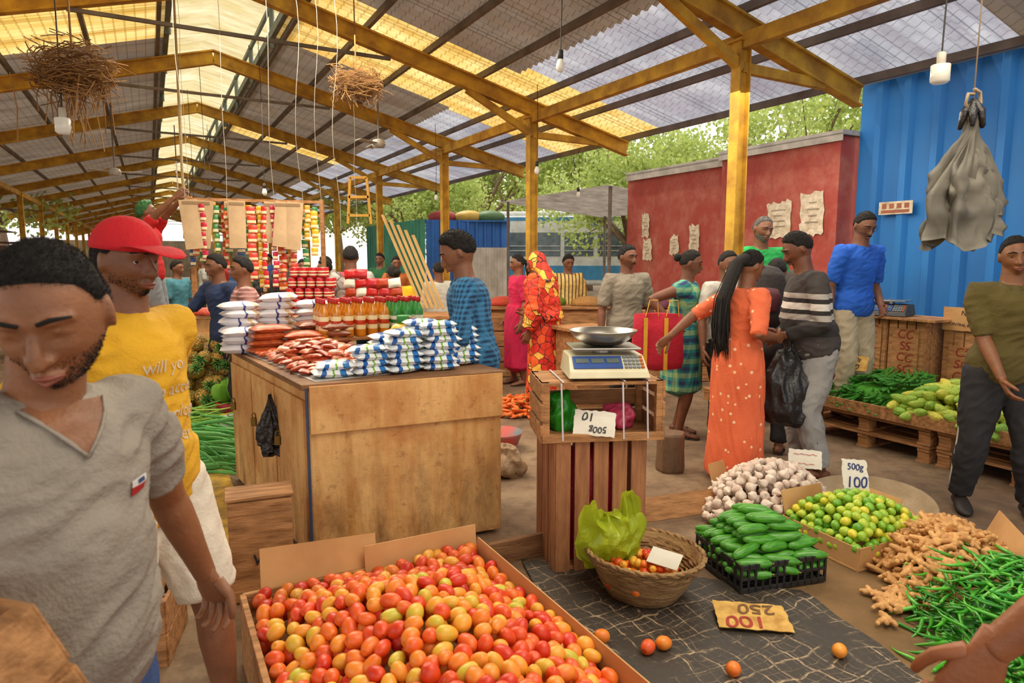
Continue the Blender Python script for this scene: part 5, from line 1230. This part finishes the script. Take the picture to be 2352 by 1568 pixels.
o=obj(slatcrate(.42,.3,.2,n=2,gap=.012),'wooden_crate',WOODH,loc=(-.80,.84,.84),rot=(.35,-.15,-.5),bevel=.003,label='wooden crate carried by man in grey t-shirt',cat='crate')
def hangbag(loc,w,h,seed,mt,lab,rz=0,top=None,name='plastic_bag'):
    m=M(); n=64; r=random.Random(seed)
    for lay in range(3):
        ph=lay*2.1+seed; sw=(lay-1)*w*.14; hl_=h*(1-.12*((lay*2+seed)%3)); rings=[]
        for j in range(27):
            v=j/26; wr_=w*.5*(.07+.93*sst(v*1.3))*(1-.10*sst((v-.8)/.2)); dp=w*(.05+.10*sst(v*1.5)); ring=[]
            for i in range(n):
                a=2*pi*i/n; cr_=abs(noise.noise(V((cos(a)*2.4,sin(a)*2.4,v*5+lay*3+seed))))*sst(v*3)
                f=1+.20*sst(v*2)*sin(a*7+ph+1.6*noise.noise(V((v*3,lay,seed))))+.08*sin(a*13+ph*2+v*3)-.38*cr_
                ring.append(V((sw*v+wr_*f*cos(a)+.03*w*noise.noise(V((a,v*5,seed))),dp*(f-.8*cr_)*sin(a)+(lay-1)*.012,-hl_*v+.05*h*sin(a*3+ph)*v*v+.03*h*noise.noise(V((a*2,v*4,seed)))*v)))
            rings.append(ring)
        vs=[p for r_ in rings for p in r_]; fs=[(j*n+i,j*n+(i+1)%n,(j+1)*n+(i+1)%n,(j+1)*n+i) for j in range(26) for i in range(n)]+[tuple(range(n)),tuple(range(26*n,27*n))[::-1]]
        m.add(vs,fs)
    o=obj(m,name,[mt],loc=loc,rz=rz,label=lab,cat='plastic bag',smooth=True)
    if top:
        m=M(); m.tube([(0,0,-.02),(.004,0,top*.5),(0,0,top)],.003,n=6); m.ell((0,0,0),(.03,.025,.035)); m.tube([(0,0,0),(.04,0,.05),(.03,0,.09),(0,0,.10)],[.008]*4,n=6); m.tube([(0,0,0),(-.04,0,.04),(-.03,0,.08),(0,0,.08)],[.007]*4,n=6); obj(m,'string',mat('string','9a8468'),parent=o,smooth=True)
    return o
hangbag(FLc+sd*.52+ns*.05+V((0,0,.80)),.12,.34,4,PBK,'black plastic bags hanging on stall door')
GB=mat('plastic_grey','7a7466','58534a',rough=.65)
hangbag((1.86,2.85,2.12),.36,.52,9,GB,'bunch of grey plastic bags hanging from a string',.3,top=1.35)
m=M()
for k in range(6): a=k*1.05; m.tube([(0,0,.02),(.03*cos(a),.03*sin(a),-.03),(.045*cos(a),.045*sin(a),-.09)],[.01,.018,.008],n=8)
obj(m,'plastic_bag',PBK,loc=(1.86,2.85,2.16),smooth=True,label='small knotted black bags on hanging string',cat='plastic bag')
# ------------------------------------------------------------ hanging items
WIRE=mat('cord_white','c8c0b0'); WBK=mat('cord_black','2a2624')
def roofz(x,y):
    d=x*cos(TH)+y*sin(TH); return rz_(d)+.1
def bulb(x,y,z,kind=0):
    m=M(); top=roofz(x,y)-z
    m.tube([(0,0,.06),(.01,0,top*.5),(0,0,top)],.004,n=6); o=obj(m,'hanging_lamp',WBK,loc=(x,y,z),label='lamp bulb hanging on a cord from roof',cat='lamp',group='hanging lamps')
    m=M(); m.lathe([(.012,.09),(.02,.085),(.02,.03),(.015,.028)],n=14); obj(m,'socket',WBK if kind==0 else WIRE,parent=o,smooth=True)
    m=M()
    if kind: m.lathe([(.03,-.055),(.042,-.045),(.042,.03),(.02,.035)],n=20)
    else: m.lathe([(.004,-.062),(.022,-.055),(.032,-.03),(.028,-.005),(.016,.03)],n=20)
    obj(m,'bulb',mat('bulb_glass','e8e2d2',rough=.2,em=.2),parent=o,smooth=True)
for x,y,z,k in((.34,5.0,2.9,0),(2.05,3.4,2.43,1),(-2.55,4.0,2.30,1),(.3,8.4,2.6,0),(-3.2,9,2.4,0),(-5.5,12,2.4,0),(-6.5,15,2.4,1),(1.0,10.5,2.5,0),(-4.4,10,2.3,0),(-1.2,11,2.5,0)): bulb(x,y,z,k)
def cord(x,y,z0,mt=WIRE,sw=.02,lab='thin cord hanging from roof'):
    m=M(); z1=roofz(x,y); n=14; m.tube([V((x+sw*noise.noise(V((i*.3,x,y))),y+sw*noise.noise(V((i*.3,y,x+5))),z0+(z1-z0)*i/n)) for i in range(n+1)],.002,n=5); obj(m,'hanging_rope',mt,label=lab,cat='rope',group='hanging ropes')
for x,y,z in((-1.72,5.0,1.9),(-1.55,5.1,1.85),(-1.4,5.05,1.8),(-2.35,5.0,1.95),(-1.3,5.2,1.75),(-3.4,7.3,1.8),(-2.45,6.0,1.9),(-1.8,8,1.7)): cord(x,y,z,sw=.05 if x>-1.6 else .03)
m=M(); m.tube([(-3.52,7.45,1.75),(-3.5,7.45,2.1),(-3.52,7.45,2.4),(-3.5,7.45,roofz(-3.5,7.45))],[.03,.022,.015,.012],n=8); obj(m,'rope',mat('rope','c5aa78',bump=1,bs=60),label='thick rope hanging from roof held by a man',cat='rope')
STR=mat('straw','a87c44','6f4c2a',rough=.9)
def nest(c,r,seed,drop):
    q=random.Random(seed); m=M()
    for k in range(420):
        a=q.uniform(0,6.28); rr=r*sqrt(q.random()); p=V((rr*cos(a),rr*sin(a)*.7,q.gauss(0,r*.3)))
        t=V((-sin(a)+q.gauss(0,.4),cos(a)+q.gauss(0,.4),q.uniform(-.5,.5))); L=q.uniform(.4,1)*r
        m.tube([p-t*L*.5,p+V((cos(a),sin(a),0))*L*.1,p+t*L*.5],.003,n=4)
    for k in range(60):
        p=V((q.gauss(0,r*.5),q.gauss(0,r*.3),-r*.2)); e=p+V((q.gauss(0,.05),q.gauss(0,.03),-q.uniform(.1,1)*drop))
        m.tube([p,p.lerp(e,.5)+V((q.gauss(0,.03),0,0)),e],.003,n=4)
    m.tube([(0,0,0),(0,0,roofz(c[0],c[1])-c[2])],.006,n=6)
    obj(m,'straw_bundle',STR,loc=c,label='tangled dry straw bundle hanging under roof',cat='straw bundle')
nest((-2.50,4.05,2.60),.22,3,.42); nest((-1.32,6.0,3.0),.2,8,.18)
def fan(x,y,z):
    m=M(); m.tube([(0,0,.05),(0,0,roofz(x,y)-z)],.012,n=8); o=obj(m,'ceiling_fan',STG,loc=(x,y,z),label='white three-bladed ceiling fan on rod',cat='fan')
    m=M(); m.lathe([(.02,-.06),(.08,-.05),(.1,0),(.08,.05),(.02,.07)],n=20); obj(m,'motor',mat('fan_white','c8c4ba'),parent=o,smooth=True)
    for k in range(3):
        m=M(); a=k*2.094; m.box((.25*cos(a),.25*sin(a),0),(.36,.10,.008),rot=(0.15,0,a)); obj(m,'blade',CACHE['fan_white'],parent=o,bevel=.003)
fan(-6.6,11.6,2.95); fan(-1.9,10.0,3.15); fan(-7.2,15,2.6)
fr=M()
for z in(2.12,1.98): fr.beam((-3.2,6.9,z),(-2.0,7.3,z),.03,.03)
fr.beam((-3.2,6.9,0),(-3.2,6.9,2.15),.04,.04,up=(0,1,0)); fr.beam((-2.0,7.3,0),(-2.0,7.3,2.15),.04,.04,up=(0,1,0)); obj(fr,'display_rack',WOODH,label='wooden rack with hanging snack strips and bags',cat='rack')
pc=['d8261e','e8b81e','e0402a','d8a020','c81c3c','e86a1e','3c8a4a','2f5aa0']
for i in range(36):
    u=(i+.5)/36; x=-3.2+1.2*u+R.uniform(-.02,.02); y=6.9+.4*u-.03-.07*(i%3); c=pc[R.randrange(8)]
    if i in(2,4,12,14,22,26,29):
        m=M(); h=.36+.12*R.random(); m.box((0,0,-h/2),(.16,.02,h),rot=(.0,R.uniform(-.12,.12),0)); m.mi=1; m.box((0,-.012,-.03),(.14,.004,.03)); obj(m,'paper_bag',[mat('paper_brown','cfae84','b0906a'),mat('pb_dark','9a7a54')],loc=(x,y-.05,2.10),rz=.32+R.uniform(-.3,.3),bevel=.006,label='brown paper bag bundle hanging on rack',cat='paper bag',group='hanging paper bags'); continue
    m=M(); nk=R.randrange(3,10); w_=R.uniform(.045,.085)
    for k in range(nk): q=pillow(w_,.085,.02,6); q=xf(q,Matrix.Translation((.008*sin(k*1.7+i),0,-.06-.092*k))@Euler((pi/2,0,R.uniform(-.15,.15))).to_matrix().to_4x4()); m.add(q.v,q.f)
    obj(m,'sachet_strip',mat('sachet_'+c,c,rough=.3,pat=p_stripe('f0e0b0',.092,.3)),loc=(x,y,2.12-.1*R.random()),rz=.32+R.uniform(-.4,.4),smooth=True,label='hanging strip of colourful snack sachets',cat='sachet strip',group='hanging sachet strips')
for i in range(5):
    m=M(); m.beam((-1.05+.06*i,8.0,.95),(-1.55+.09*i,8.3,2.05-.06*i),.04,.015); obj(m,'wooden_lath',mat('lath','d8b070'),label='pale wooden lath leaning upright',cat='lath',group='bundle of laths')
m=M()
for a,b in(((-.14,0,0),(-.1,0,.55)),((.14,0,0),(.1,0,.55)),((-.13,0,.1),(.13,0,.1)),((-.1,0,.55),(.1,0,.55)),((-.12,0,.32),(.12,0,.32))): m.beam(a,b,.03,.03,up=(0,1,0))
obj(m,'small_wooden_frame',mat('frame_yellow','d8a23c'),loc=(-1.85,8.4,1.95),label='small yellow chair-like wooden frame standing on laths',cat='frame')  # a small chair-like wooden frame
for x,y,c,h in((-.1,9.0,'c23a1e',.1),(.5,9.1,'7a9a2e',.12),(1.0,9.0,'c08a4a',.1),(1.8,8.7,'8a4a6a',.1),(2.2,8.7,'b8862c',.12),(-3.1,7.0,'c8401e',.06),(-3.6,7.1,'7a4a20',.08),(-2.8,7.15,'e0a83a',.06)):
    m=M(); m.lathe([(.22,0),(.2,.5*h),(.12,h),(.02,h*1.15)],n=16,fn=lambda a,z:1+.12*sin(a*4+z*30)); obj(m,'produce_heap',mat('heap'+c,c,bump=1,bs=50),loc=(x,y,.925 if y>8 else .97),smooth=True,label='heap of vegetables on counter',cat='produce',kind='stuff')
for k in range(22):
    m=pillow(.12,.09,.05,6); obj(m,'snack_packet',mat('snack%d'%(k%4),['c01c1c','b8242c','b03a1a','e8e0d0'][k%4],rough=.3),loc=(-1.55+.11*(k%5)+R.uniform(-.02,.02),6.55,.99+.06+.085*(k//5)),rot=(1.3,R.uniform(-.2,.2),.1),smooth=True,label='stacked coloured snack packet',cat='packet',group='stacked snack packets')
# ------------------------------------------------------------ light & camera
w=bpy.data.worlds.new('World'); sc.world=w; w.use_nodes=True; bg=w.node_tree.nodes['Background']; bg.inputs[0].default_value=(1,.965,.90,1); bg.inputs[1].default_value=1.6
sl=bpy.data.lights.new('sun','SUN'); sl.energy=3.5; sl.angle=.02; sl.color=(1,.94,.82); so=bpy.data.objects.new('sun',sl); COL.objects.link(so); so.rotation_euler=Euler((radians(-22),radians(-20),0))
for i,(d,s,z,e) in enumerate(((2.2,1.0,3.3,100),(1.5,5.5,3.4,160),(1.2,9.5,3.5,160),(1.0,15,3.6,170),(1,23,3.6,190),(1,33,3.6,210),(4.6,4.5,2.9,75))):  # unseen area lamps added under the roof to brighten the hall
    a=bpy.data.lights.new('roof_fill_light','AREA'); a.energy=e; a.size=2.4; a.color=(1,.91,.74); o=bpy.data.objects.new('roof_fill_light',a); COL.objects.link(o); o.location=W(d,s,z)
cam=bpy.data.cameras.new('cam'); co=bpy.data.objects.new('cam',cam); COL.objects.link(co); sc.camera=co
co.location=(0,0,1.55); co.rotation_euler=(radians(90-7.05),0,0); cam.lens=24; cam.sensor_width=36; cam.clip_start=.05; cam.clip_end=300
cam.dof.use_dof=True; cam.dof.focus_distance=4.2; cam.dof.aperture_fstop=5.6
try:
    sc.view_settings.view_transform='Standard'
except Exception: pass
